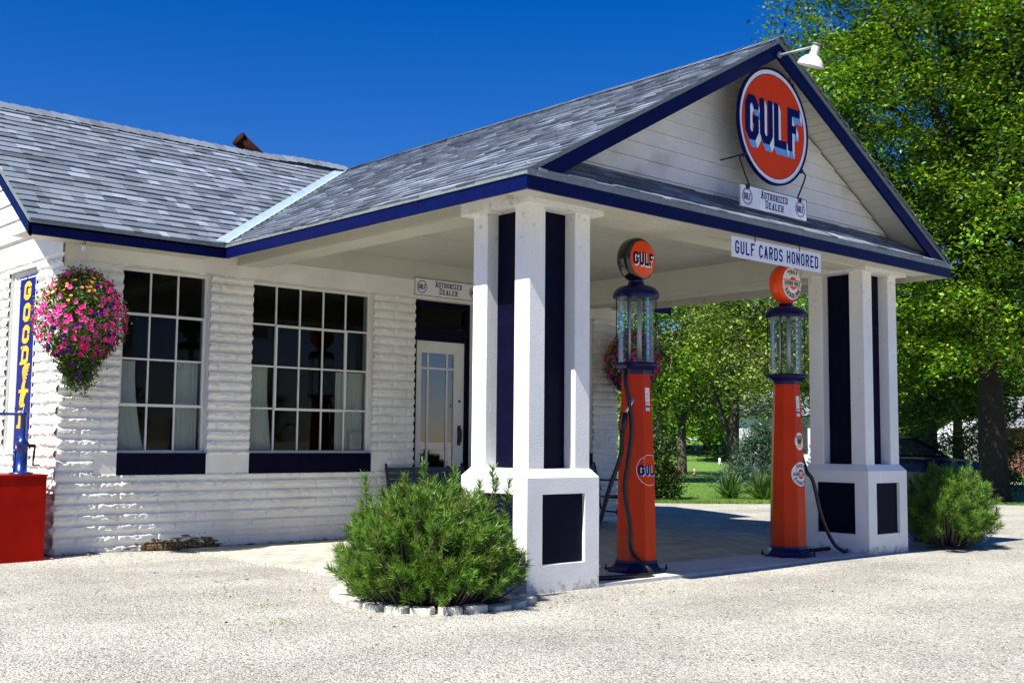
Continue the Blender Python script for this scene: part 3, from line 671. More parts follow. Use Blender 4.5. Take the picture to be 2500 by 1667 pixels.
# pillars
def wob(r, a): return r.uniform(-a, a)
def pillar(x, y, z0):
    PL = thing('pillar', None, None, (x, y, z0)); PL.parent = ST
    r = random.Random(int(x*10)); w = .763; H = .847
    b = MB(); X0, X1_, Y0, Y1_ = x, x+w, y, y+w; zt_ = .912
    # pedestal with sunken panels: frame boxes on four sides + core
    pd = .032; pz0, pz1 = .205, .725; px = .155
    b.box(X0+pd, X1_-pd, Y0+pd, Y1_-pd, z0-.15, H)
    for (s0, s1) in ((0, px), (w-px, w)):
        b.box(X0+s0, X0+s1, Y0, Y0+pd, z0-.15, H); b.box(X0+s0, X0+s1, Y1_-pd, Y1_, z0-.15, H)
        a0, a1 = (pd, px) if s0 == 0 else (w-px, w-pd)
        b.box(X0, X0+pd, Y0+a0, Y0+a1, z0-.15, H); b.box(X1_-pd, X1_, Y0+a0, Y0+a1, z0-.15, H)
    for (za, zb_) in ((z0-.15, pz0), (pz1, H)):
        b.box(X0+px, X1_-px, Y0, Y0+pd, za, zb_); b.box(X0+px, X1_-px, Y1_-pd, Y1_, za, zb_)
        b.box(X0, X0+pd, Y0+px, Y1_-px, za, zb_); b.box(X1_-pd, X1_, Y0+px, Y1_-px, za, zb_)
    i_ = .052
    b.hexa([(X0,Y0,H),(X1_,Y0,H),(X1_,Y1_,H),(X0,Y1_,H),(X0+i_,Y0+i_,zt_),(X1_-i_,Y0+i_,zt_),(X1_-i_,Y1_-i_,zt_),(X0+i_,Y1_-i_,zt_)])
    ped = obj('pedestal', b, M['stucco'], PL)
    e = .003
    for q in ((X0+px+e, X1_-px-e, Y0+pd-.004, Y0+pd-.001), (X0+px+e, X1_-px-e, Y1_-pd+.001, Y1_-pd+.004), (X0+pd-.004, X0+pd-.001, Y0+px+e, Y1_-px-e), (X1_-pd+.001, X1_-pd+.004, Y0+px+e, Y1_-px-e)):
        b = MB(); b.box(*q, pz0+e, pz1-e); obj('panel', b, M['navy'], PL)
    u0, u1, v0, v1 = x+i_, x+w-i_, y+i_, y+w-i_; pw = .168
    for ax, ay in ((u0,v0),(u1-pw,v0),(u0,v1-pw),(u1-pw,v1-pw)):
        b = MB(); b.bevbox(ax, ax+pw, ay, ay+pw, zt_-.02, 2.94, .006); obj('post', b, M['stucco'], PL)
    b = MB(); g = .115; b.box(u0+g, u1-g, v0+g, v1-g, zt_+.001, 2.93); obj('core', b, M['navy'], PL)
    cd_ = .079; b = MB(); b.bevbox(u0-cd_, u1+cd_, v0-cd_, v1+cd_, 2.905, 3.0, .008); obj('capital', b, M['stucco'], PL)
    return PL
pillar(1.743, -4.591, .0); pillar(6.452, -4.591, .005)
# ---- windows
def window(x0, x1, ncol, tilt=True, coarse=False):
    w = obj_frame = MB(); yb = .062; z0, z1 = WZ
    fw = .030; b = MB()
    b.box(x0+.002, x0+fw, yb, yb+.05, z0, z1-.002); b.box(x1-fw, x1-.002, yb, yb+.05, z0, z1-.002); b.box(x0+fw, x1-fw, yb, yb+.05, z1-fw, z1-.002); b.box(x0+fw, x1-fw, yb-.012, yb+.05, z0, z0+.028)
    zr = [2.345, 1.895, 1.443]; cols = [x0+fw+(x1-x0-2*fw)*k/ncol for k in range(1, ncol)]
    for z in zr: b.box(x0+fw, x1-fw, yb+.004, yb+.03, z-.009, z+.009)
    for c in cols: b.box(c-.008, c+.008, yb+.006, yb+.028, z0+.028, z1-fw)
    fr = obj('window', b, M['white'], ST)
    b = MB(); va, vb_ = (x0+fw+.002, x1-fw-.002) if ncol == 3 else (cols[0], cols[-1])       # hinged ventilator sash
    y = yb-.012
    for xx in (va, vb_): b.box(xx-.012, xx+.012, y, y+.02, 1.43, 2.345)
    b.box(va-.012, vb_+.012, y-.006, y+.02, 1.425, 1.452); b.box(va-.012, vb_+.012, y-.006, y+.02, 2.325, 2.345)
    obj('vent_sash', b, M['white'], fr)
    b = MB(); b.box(x0+.02, x1-.02, yb+.017, yb+.021, z0+.02, z1-.02); obj('pane', b, M['glass'], fr)
    b = MB(); b.box(x0+.002, x1-.002, -.016, .06, SZ, z0-.001); obj('sill_panel', b, M['navy'], fr)
    return fr
window(*W1, 3); window(*W2, 5); window(*W3, 5)
b = MB(); b.box(.028, .058, .664, 1.455, .99, 2.796); obj('boarded_window', b, M['white'], ST)
# ---- door
b = MB(); y0 = .055
b.box(DR[0]+.002, 4.235, y0, y0+.09, .018, DZ-.002); b.box(4.99, DR[1]-.002, y0, y0+.09, .018, DZ-.002); b.box(4.235, 4.99, y0, y0+.09, 2.318, 2.473); b.box(4.235, 4.99, y0, y0+.09, 2.72, DZ-.002)
DF = obj('door_frame', b, M['navy'], ST)
b = MB(); b.box(4.236, 4.989, y0+.03, y0+.036, 2.474, 2.719); obj('transom_pane', b, M['glass'], DF)
dx0, dx1, dz0, dz1 = 4.238, 4.987, .022, 2.314; W_ = dx1-dx0; ya, yb = .075, .115
gx0, gx1 = dx0+.085, dx1-.155; ca, cb = gx0+(gx1-gx0)*.21, gx0+(gx1-gx0)*.79; gz0, gz1 = .56, 2.17
b = MB(); b.box(dx0, gx0, ya, yb, dz0, dz1); b.box(gx1, dx1, ya, yb, dz0, dz1); b.box(gx0, gx1, ya, yb, gz1, dz1); b.box(gx0, gx1, ya, yb, dz0, gz0)
for c in (ca, cb): b.box(c-.011, c+.011, ya+.006, yb-.006, gz0, gz1)
for z in (1.985, .77): b.box(gx0, gx1, ya+.007, yb-.007, z-.011, z+.011)
DO = obj('door', b, M['white'], ST)
b = MB(); b.box(gx0-.005, gx1+.005, ya+.018, ya+.022, gz0-.005, gz1+.005); obj('pane', b, M['doorglass'], DO)
b = MB(); b.box(dx1-.095, dx1-.045, ya-.006, ya-.0005, 1.06, 1.30); b.tube(cat([(dx1-.07,ya-.006,1.10),(dx1-.07,ya-.045,1.12),(dx1-.07,ya-.045,1.24),(dx1-.07,ya-.006,1.26)]), .009); b.lathe([(.016,0),(.018,.006),(0,.008)], (dx1-.07,ya,1.60), 14, axis=(0,-1,0))
obj('handle', b, M['iron'], DO)
# ------------------------------------------------------------------ lettering (stroke font on a unit box)
oc = .28; od = .16
def ring(): return ([(oc,0),(1-oc,0),(1,od),(1,1-od),(1-oc,1),(oc,1),(0,1-od),(0,od)], True)
FONT = {
 'A': [([(0,0),(.5,1)],0), ([(.5,1),(1,0)],0), ([(.2,.33),(.8,.33)],0)],
 'B': [([(0,0),(0,1),(.75,1),(1,.88),(1,.62),(.75,.52),(0,.52)],0), ([(.75,.52),(1,.4),(1,.12),(.75,0),(0,0)],0)],
 'C': [([(1,.76),(1,1-od),(1-oc,1),(oc,1),(0,1-od),(0,od),(oc,0),(1-oc,0),(1,od),(1,.24)],0)],
 'D': [([(0,0),(0,1),(1-oc,1),(1,1-od),(1,od),(1-oc,0),(0,0)],0)],
 'E': [([(1,1),(0,1),(0,0),(1,0)],0), ([(0,.52),(.8,.52)],0)],
 'F': [([(1,1),(0,1),(0,0)],0), ([(0,.52),(.8,.52)],0)],
 'G': [([(1,.74),(1,1-od),(1-oc,1),(oc,1),(0,1-od),(0,od),(oc,0),(1-oc,0),(1,od),(1,.46),(.55,.46)],0)],
 'H': [([(0,0),(0,1)],0), ([(1,0),(1,1)],0), ([(0,.5),(1,.5)],0)],
 'I': [([(.5,0),(.5,1)],0)],
 'L': [([(0,1),(0,0),(1,0)],0)],
 'M': [([(0,0),(0,1)],0), ([(0,1),(.5,.35),(1,1)],0), ([(1,1),(1,0)],0)],
 'N': [([(0,0),(0,1)],0), ([(0,.93),(1,.07)],0), ([(1,0),(1,1)],0)],
 'O': [ring()],
 'P': [([(0,0),(0,1),(.75,1),(1,.88),(1,.6),(.75,.48),(0,.48)],0)],
 'R': [([(0,0),(0,1),(.75,1),(1,.88),(1,.62),(.75,.5),(0,.5)],0), ([(.55,.5),(1,0)],0)],
 'S': [([(1,.78),(1,1-od),(1-oc,1),(oc,1),(0,1-od),(0,.62),(oc,.53),(1-oc,.47),(1,.38),(1,od),(1-oc,0),(oc,0),(0,od),(0,.22)],0)],
 'T': [([(0,1),(1,1)],0), ([(.5,1),(.5,0)],0)],
 'U': [([(0,1),(0,od),(oc,0),(1-oc,0),(1,od),(1,1)],0)],
 'W': [([(0,1),(.25,0)],0), ([(.25,0),(.5,.7)],0), ([(.5,.7),(.75,0)],0), ([(.75,0),(1,1)],0)],
 'Y': [([(0,1),(.5,.48)],0), ([(1,1),(.5,.48)],0), ([(.5,.48),(.5,0)],0)],
 'Z': [([(0,1),(1,1)],0), ([(.93,1),(.07,0)],0), ([(0,0),(1,0)],0)],
 '1': [([(.15,.78),(.5,1),(.5,0)],0)],
 '2': [([(0,.8),(oc,1),(1-oc,1),(1,.84),(1,.6),(0,0),(1,0)],0)],
 '3': [([(0,.84),(oc,1),(1-oc,1),(1,.8),(1,.62),(.7,.52),(1,.4),(1,.16),(1-oc,0),(oc,0),(0,.16)],0)],
 '4': [([(.75,0),(.75,1),(0,.3),(1,.3)],0)],
 '5': [([(1,1),(0,1),(0,.55),(.7,.58),(1,.42),(1,.16),(1-oc,0),(oc,0),(0,.14)],0)],
 '7': [([(0,1),(1,1),(.35,0)],0)], '8': [ring(), ([(0,.52),(1,.52)],0)], '6': [([(1,.84),(.7,1),(.3,1),(0,.84),(0,.16),(.3,0),(.7,0),(1,.16),(1,.42),(.7,.54),(0,.54)],0)],
 '9': [([(0,.16),(.3,0),(.7,0),(1,.16),(1,.84),(.7,1),(.3,1),(0,.84),(0,.6),(.3,.48),(1,.48)],0)],
 '0': [ring()], '-': [([(0,.5),(1,.5)],0)],
}
def offs(P, t, closed):
    n = len(P); Lf = []; Rt = []
    for i in range(n):
        p = P[i]
        a = P[i-1] if (i > 0 or closed) else None; c = P[(i+1) % n] if (i < n-1 or closed) else None
        def nrm(u, v):
            dx, dy = v[0]-u[0], v[1]-u[1]; l = math.hypot(dx, dy) or 1; return (-dy/l, dx/l)
        if a is None: nn = nrm(p, c); k = 1
        elif c is None: nn = nrm(a, p); k = 1
        else:
            n1 = nrm(a, p); n2 = nrm(p, c); sx, sy = n1[0]+n2[0], n1[1]+n2[1]; l = math.hypot(sx, sy)
            if l < .3: nn = n2; k = 1
            else: nn = (sx/l, sy/l); k = min(1/max(.25, nn[0]*n1[0]+nn[1]*n1[1]), 2.2)
        Lf.append((p[0]+nn[0]*t/2*k, p[1]+nn[1]*t/2*k)); Rt.append((p[0]-nn[0]*t/2*k, p[1]-nn[1]*t/2*k))
    return Lf, Rt
def glyph_quads(ch, w, h, t, serif=False):
    """list of strokes: (quads, outline side edges)"""
    out = []
    for P, closed in FONT[ch]:
        Q = [(t/2+px*(w-t), t/2+py*(h-t)) for px, py in P]
        if ch == 'A': Q = [(t/2+px*(w-t), py*h if py in (0,1) else t/2+py*(h-t)) for px, py in P]
        elif not closed:
            for e, nb in ((0, 1), (-1, -2)):
                if abs(P[e][1]-P[nb][1]) > .15 and P[e][1] in (0, 1): Q[e] = (Q[e][0], 0 if P[e][1] == 0 else h)
                if abs(P[e][0]-P[nb][0]) > .15 and abs(P[e][1]-P[nb][1]) < .01 and P[e][0] in (0, 1): Q[e] = (0 if P[e][0] == 0 else w, Q[e][1])
        Lf, Rt = offs(Q, t, closed); n = len(Q); qs = []; ed = []
        for i in range(n if closed else n-1):
            j = (i+1) % n; qs.append([Rt[i], Rt[j], Lf[j], Lf[i]]); ed += [(Rt[i], Rt[j]), (Lf[j], Lf[i])]
        if not closed: ed += [(Lf[0], Rt[0]), (Rt[-1], Lf[-1])]
        out.append((qs, ed))
    if serif:
        st = t*.55; sw = t*1.15
        feet = {'A': [(0,0),(1,0)], 'U': [(0,1),(1,1)], 'T': [(.5,0)], 'H': [(0,0),(1,0),(0,1),(1,1)], 'R': [(0,0),(0,1),(1,0)], 'I': [(.5,0),(.5,1)], 'D': [(0,0),(0,1)], 'E': [(0,0),(0,1)], 'L': [(0,1),(0,0)], 'G': [], 'Y': [(0,1),(1,1),(.5,0)], 'F': [(0,0),(0,1)]}.get(ch, [])
        for fx, fy in feet:
            cx = t/2+fx*(w-t); y0 = 0 if fy == 0 else h-st; out.append(([[(cx-sw,y0),(cx+sw,y0),(cx+sw,y0+st),(cx-sw,y0+st)]], []))
    return out
DEP = [0]
def text(b, s, O, u, v, n, h, w, gap, t, serif=False, cap=None, dep=0.0012, space=None, tf=None):
    """lay text starting at O (lower left), advance along u, up v, towards viewer n"""
    O = Vector(O); u = Vector(u); v = Vector(v); n = Vector(n); x = 0; k = 0
    for i, ch in enumerate(s):
        if ch == ' ': x += (space or w*.7); continue
        hh, ww = (h, w)
        if cap and (i == 0): hh, ww = h*cap, w*1.15
        if ch == 'I': ww = t*1.0
        for qs, ed in glyph_quads(ch, ww, hh, t, serif):
            for q in qs:
                k += 1; dd = dep+(k % 7)*.00006
                P = [(x+a, c) for a, c in q]
                if tf: P = [tf(*p) for p in P]
                b.face([O+u*a+v*c+n*dd for a, c in P])
        x += ww+gap
    return x-gap
def twidth(s, w, gap, t, space=None):
    return sum((space or w*.7) if c == ' ' else (t if c == 'I' else w)+gap for c in s)-gap
def ctext(b, s, C, u, v, n, h, w, gap, t, **k):
    L = twidth(s, w, gap, t, k.get('space')); text(b, s, Vector(C)-Vector(u)*L/2-Vector(v)*h/2, u, v, n, h, w, gap, t, **k)
def arctext(b, s, C, u, v, n, R, h, w, gap, t, top=True, dep=.0012, proj=None):
    C = Vector(C); u = Vector(u); v = Vector(v); n = Vector(n); L = twidth(s, w, gap, t); x = -L/2; k = 0
    for ch in s:
        ww = t if ch == 'I' else w
        if ch == ' ': x += w*.7; continue
        th = (x+ww/2)/(R+ (h/2 if top else -h/2)); 
        for qs, ed in glyph_quads(ch, ww, h, t):
            for q in qs:
                k += 1; P = []
                for a, c in q:
                    if top: rr = R+c; ang = math.pi/2-th-(a-ww/2)/(R+h/2); P.append((rr*math.cos(ang), rr*math.sin(ang)))
                    else: rr = R-c; ang = -math.pi/2+th+(a-ww/2)/(R-h/2); P.append((rr*math.cos(ang), rr*math.sin(ang)))
                b.face([C+u*a+v*c+n*(dep+(k % 7)*.00006) for a, c in P])
        x += ww+gap
def disc(b, C, u, v, n, r, dep, seg=48, r2=None, a0=0, a1=2*math.pi, ry=None):
    C = Vector(C)+Vector(n)*dep; u = Vector(u); v = Vector(v); ry = ry or 1
    A = [a0+(a1-a0)*i/seg for i in range(seg+1)]
    for i in range(seg):
        p = [C+u*(q*math.cos(a))+v*(q*ry*math.sin(a)) for a, q in ((A[i], r2 or 0), (A[i], r), (A[i+1], r), (A[i+1], r2 or 0))]
        b.face(p if r2 else [p[0], p[1], p[2]])
# block letters GULF with a two-tone drop, on a plane
def gulf(bn, bw, bl, O, u, v, n, h, w, gap, t, ddx, ddy, dep=.0012, arch=0.0):
    O = Vector(O); u = Vector(u); v = Vector(v); n = Vector(n); x = 0; k = 0
    def tf(a, c):
        X = a; cx = 2*w+1.5*gap; s = 1+arch*(1-((X-cx)/cx)**2); return (X, h/2+(c-h/2)*s)
    for ch in 'GULF':
        for qs, ed in glyph_quads(ch, w, h, t):
            for q in qs:
                k += 1; b = bn; b.face([O+u*a+v*c+n*(dep+.0016+(k % 5)*.0001) for a, c in [tf(x+p, r) for p, r in q]])
            for (p, q) in ed:
                k += 1; dx, dy = q[0]-p[0], q[1]-p[1]; nx, ny = dy, -dx
                # edges running ccw: outward normal (nx,ny)
                down = -ny; right = nx; l = math.hypot(nx, ny) or 1
                if (nx*ddx+ny*ddy)/l < .001: continue
                b = bw if right/l > down/l*.8 else bl
                P = [tf(x+p[0], p[1]), tf(x+q[0], q[1])]; P += [(P[1][0]+ddx, P[1][1]+ddy), (P[0][0]+ddx, P[0][1]+ddy)]
                b.face([O+u*a+v*c+n*(dep+(.0004 if b is bw else 0)+(k % 9)*.00003) for a, c in P])
        x += w+gap
UX, UZ, NY = Vector((1,0,0)), Vector((0,0,1)), Vector((0,-1,0))
def plate(name, x0, x1, y, z0, z1, th, m, par, loc=None):
    b = MB(); b.box(x0, x1, y, y+th, z0, z1); return obj(name, b, m, par, loc)
# --- big round sign
SY = -4.86; SC_ = Vector((4.49, SY, 3.965)); R0 = .535
S = thing('round_sign', 'large round orange enamel sign reading GULF hung in the canopy gable', 'sign', (SC_.x, SC_.y, SC_.z-R0))
b = MB(); b.lathe([(R0-.019,-.014),(R0,-.014),(R0,.014),(R0-.019,.014),(R0-.019,-.014)], SC_, 64, axis=(0,-1,0), smooth=False); obj('frame', b, M['ennavy'], S)
b = MB(); b.lathe([(R0-.018,-.006),(R0-.018,.006)], SC_, 64, axis=(0,-1,0), smooth=False); face = obj('face', b, M['enwhite'], S)
b = MB(); disc(b, SC_, UX, UZ, NY, R0-.062, .0072, 64); obj('orange_field', b, M['enorange'], face)
b = MB(); disc(b, SC_, UX, UZ, NY, R0-.056, .0070, 64, r2=R0-.0625); obj('blue_line', b, M['enblue'], face)
bn, bw, bl = MB(), MB(), MB(); h, w, g, t = .405, .198, .016, .073
gulf(bn, bw, bl, SC_+UX*(-(4*w+3*g)/2-.012)-UZ*(h/2-.022), UX, UZ, NY, h, w, g, t, .034, -.062, dep=.0085, arch=.0)
obj('lettering', bn, M['ennavy'], face); obj('letter_highlight', bw, M['enwhite'], face); obj('letter_shadow', bl, M['enlight'], face)
b = MB()
for s in (-1, 1):
    b.tube(cat([(SC_.x+s*.44,SY,SC_.z-.33),(SC_.x+s*.50,SY,SC_.z-.37),(SC_.x+s*.43,SY,SC_.z-.50),(SC_.x+s*.37,SY,SC_.z-.60),(SC_.x+s*.41,SY,SC_.z-.63),(SC_.x+s*.42,SY,SC_.z-.59)]), .008, 6)
    b.lathe([(.018,-.01),(.018,.01)], (SC_.x+s*.44,SY,SC_.z-.335), 10, axis=(0,1,0)); b.lathe([(.018,-.01),(.018,.01)], (SC_.x+s*.405,SY,SC_.z-.605), 10, axis=(0,1,0))
    for dx in (.0, .05): b.tube([(SC_.x+s*(.27+dx),SY,SC_.z+.42-dx*.8),(SC_.x+s*(.27+dx),SY,SC_.z+.52-dx)], .006, 6)
b.tube([(SC_.x-.45,SY,SC_.z-.33),(SC_.x-.42,-4.585,SC_.z-.33)], .007, 6)
b.tube([(SC_.x+.45,SY,SC_.z-.33),(SC_.x+.42,-4.585,SC_.z-.33)], .007, 6)
obj('iron_bracket', b, M['iron'], S)
# --- authorised dealer signs
def dealer(label, x0, y, z0, W, H, slope=0, group=None, dark=False):
    s = thing('dealer_sign', label, 'sign', (x0+W/2, y, z0)); mm = M['enwhite']
    b = MB(); b.box(x0, x0+W, y, y+.006, z0, z0+H); pl = obj('plate', b, mm, s)
    b = MB(); e = .006
    for q in ((x0,x0+W,z0,z0+e),(x0,x0+W,z0+H-e,z0+H),(x0,x0+e,z0+e,z0+H-e),(x0+W-e,x0+W,z0+e,z0+H-e)): b.box(q[0], q[1], y-.0012, y-.0004, q[2], q[3])
    cz = z0+H/2; rr = H*.37
    for cx in (x0+H*.52, x0+W-H*.52):
        C = Vector((cx, y, cz)); disc(b, C, UX, UZ, NY, rr, .001, 32, r2=rr*.93); disc(b, C, UX, UZ, NY, rr*.86, .001, 32, r2=rr*.80)
        ctext(b, 'GULF', C, UX, UZ, NY, rr*.80, rr*.30, rr*.055, rr*.12)
    ctext(b, 'AUTHORIZED', (x0+W/2, y, cz+H*.21), UX, UZ, NY, H*.29, H*.155, H*.055, H*.052, serif=True, cap=1.25)
    ctext(b, 'DEALER', (x0+W/2, y, cz-H*.19), UX, UZ, NY, H*.29, H*.165, H*.065, H*.052, serif=True, cap=1.25)
    obj('lettering', b, M['ennavy'], pl); return s
dealer('white enamel AUTHORIZED DEALER sign hanging under the big round sign', SC_.x-.51, SY-.003, 3.165, 1.02, .205)
dealer('white enamel AUTHORIZED DEALER sign fixed to the wall above the door', 4.125, -.03, 2.842, 1.03, .21)
# --- cards honoured
y = -4.935; x0 = 3.765; W = 1.345; z0 = 2.692; H = .178
S = thing('cards_sign', 'narrow white sign reading GULF CARDS HONORED below the front eave', 'sign', (x0+W/2, y, z0))
pl = plate('plate', x0, x0+W, y, z0, z0+H, .006, M['enwhite'], S)
b = MB(); h = .112; w = .056; g = .0195; t = .0168; L = twidth('GULF CARDS HONORED', w, g, t, .045); k = (W-.09)/L
text(b, 'GULF CARDS HONORED', (x0+.045, y, z0+(H-h)/2), UX, UZ, NY, h, w*k, g*k, t, space=.045*k); obj('lettering', b, M['enblue'], pl)
b = MB()
for xx in (x0+.33, x0+1.0): b.tube(cat([(xx,y+.003,z0+H-.02),(xx-.01,y-.008,z0+H+.0),(xx,y+.004,z0+H+.04)]), .004, 6)
obj('hook', b, M['rust'], S)
# --- tall tyre sign on the end wall
S = thing('tall_sign', 'tall blue enamel sign with yellow letters in the end wall niche behind the oil pump', 'sign', (-.012, .91, .90))
def WV(yc, z, d=0): return Vector((-.014-d, yc, z))
b = MB(); b.box(-.014, -.006, .665, 1.155, .86, 2.728); pl = obj('plate', b, M['enblue'], S)
b = MB(); e = .012
for q in ((.680,.680+e,.875,2.712),(1.128,1.128+e,.875,2.712),(.69,1.13,.875,.887),(.69,1.13,2.70,2.712)): b.box(-.0155, -.0145, q[0], q[1], q[2], q[3])
obj('white_line', b, M['enwhite'], pl)
WU, WN_ = Vector((0,-1,0)), Vector((-1,0,0))
by, brd = MB(), MB(); hh = .185; zc_ = 2.555
shear = lambda a, c: (a+.12*c, c)
zs = [2.575, 2.355, 2.135, 1.925]
for ch, z in zip('GOOD', zs):
    for bb, off, dd in ((brd, .012, .001), (by, 0, .0022)):
        text(bb, ch, WV(.91+.105, z-.09-off*.3, 0)-WU*off, WU, UZ, WN_, hh, .19, 0, .050, serif=(ch == 'D'), dep=dd, tf=shear)
for ch, z in zip('YEAR', (1.50, 1.29, 1.09, .905)):
    for bb, off, dd in ((brd, .012, .001), (by, 0, .0022)):
        text(bb, ch, WV(.91+.105, z-.09-off*.3, 0)-WU*off, WU, UZ, WN_, .175, .19, 0, .058, serif=True, dep=dd, tf=shear)
# winged foot
def P2(pts, bb, d): bb.face([WV(.91, 1.70, d)+WU*a+UZ*c for a, c in pts])
wing = [(-.02,-.02),(-.05,.06),(-.04,.10),(.02,.135),(.13,.145),(.16,.12),(.10,.115),(.145,.095),(.09,.085),(.13,.065),(.075,.055),(.11,.03),(.06,.02),(.085,-.005),(.045,-.02),(.06,-.045),(.02,-.05)]
P2(wing, by, .0022); P2([(a-.012, c-.006) for a, c in wing], brd, .001)
foot = [(-.02,-.03),(.045,-.04),(.03,-.11),(-.01,-.18),(-.045,-.235),(-.085,-.27),(-.10,-.255),(-.085,-.20),(-.06,-.13),(-.045,-.07)]
P2(foot, by, .0023); P2([(a-.01, c-.006) for a, c in foot], brd, .0011)
for k in range(5):
    z = .105-k*.028; P2([(-.02,z-.01),(.09-k*.008,z+.004),(.09-k*.008,z-.001),(-.02,z-.014)], brd, .003)
obj('lettering', by, M['enyellow'], pl); obj('letter_edge', brd, M['enred'], pl)
b = MB(); r = random.Random(3)
for (yy, zz, s) in ((.93,2.70,.022),(1.06,2.69,.014),(1.13,2.62,.012),(1.13,1.4,.01),(.69,1.9,.01)): b.lathe([(s,0),(s*.5,.002)], WV(yy, zz, .001), 9, axis=(-1,0,0))
obj('rust_chip', b, M['rust'], pl)

# ------------------------------------------------------------------ gooseneck lamp
S = thing('gable_lamp', 'white enamel lamp on a straight pipe sticking out from the gable peak', 'lamp', (4.45, -4.95, 4.585))
b = MB(); b.tube([(4.46,-4.90,4.60),(4.458,-5.02,4.595),(4.46,-5.32,4.585)], .012, 10); b.lathe([(.03,0),(.03,.012)], (4.458,-4.953,4.60), 12, axis=(0,-1,0)); obj('arm', b, M['drip'], S)
ax = Vector((0,.36,-.93)).normalized(); c0 = Vector((4.46,-5.335,4.582))
b = MB(); prof = [(.036,-.01),(.046,0),(.048,.012),(.046,.095),(.055,.112),(.105,.142),(.145,.185),(.168,.245),(.172,.255),(.166,.252),(.14,.19),(.10,.15),(.05,.12)]
b.lathe([(p*.70, q*.68) for p, q in prof], c0, 36, axis=ax); obj('shade', b, M['lamp'], S)
b = MB(); b.lathe([(.028,-.012),(.04,-.02),(.034,-.028),(.01,-.032)], c0, 16, axis=ax); obj('cap', b, M['drip'], S)
b = MB(); b.lathe([(.014,.08),(.018,.11),(.026,.14),(.024,.16),(.002,.168)], c0, 16, axis=ax); obj('bulb', b, M['enwhite'], S)

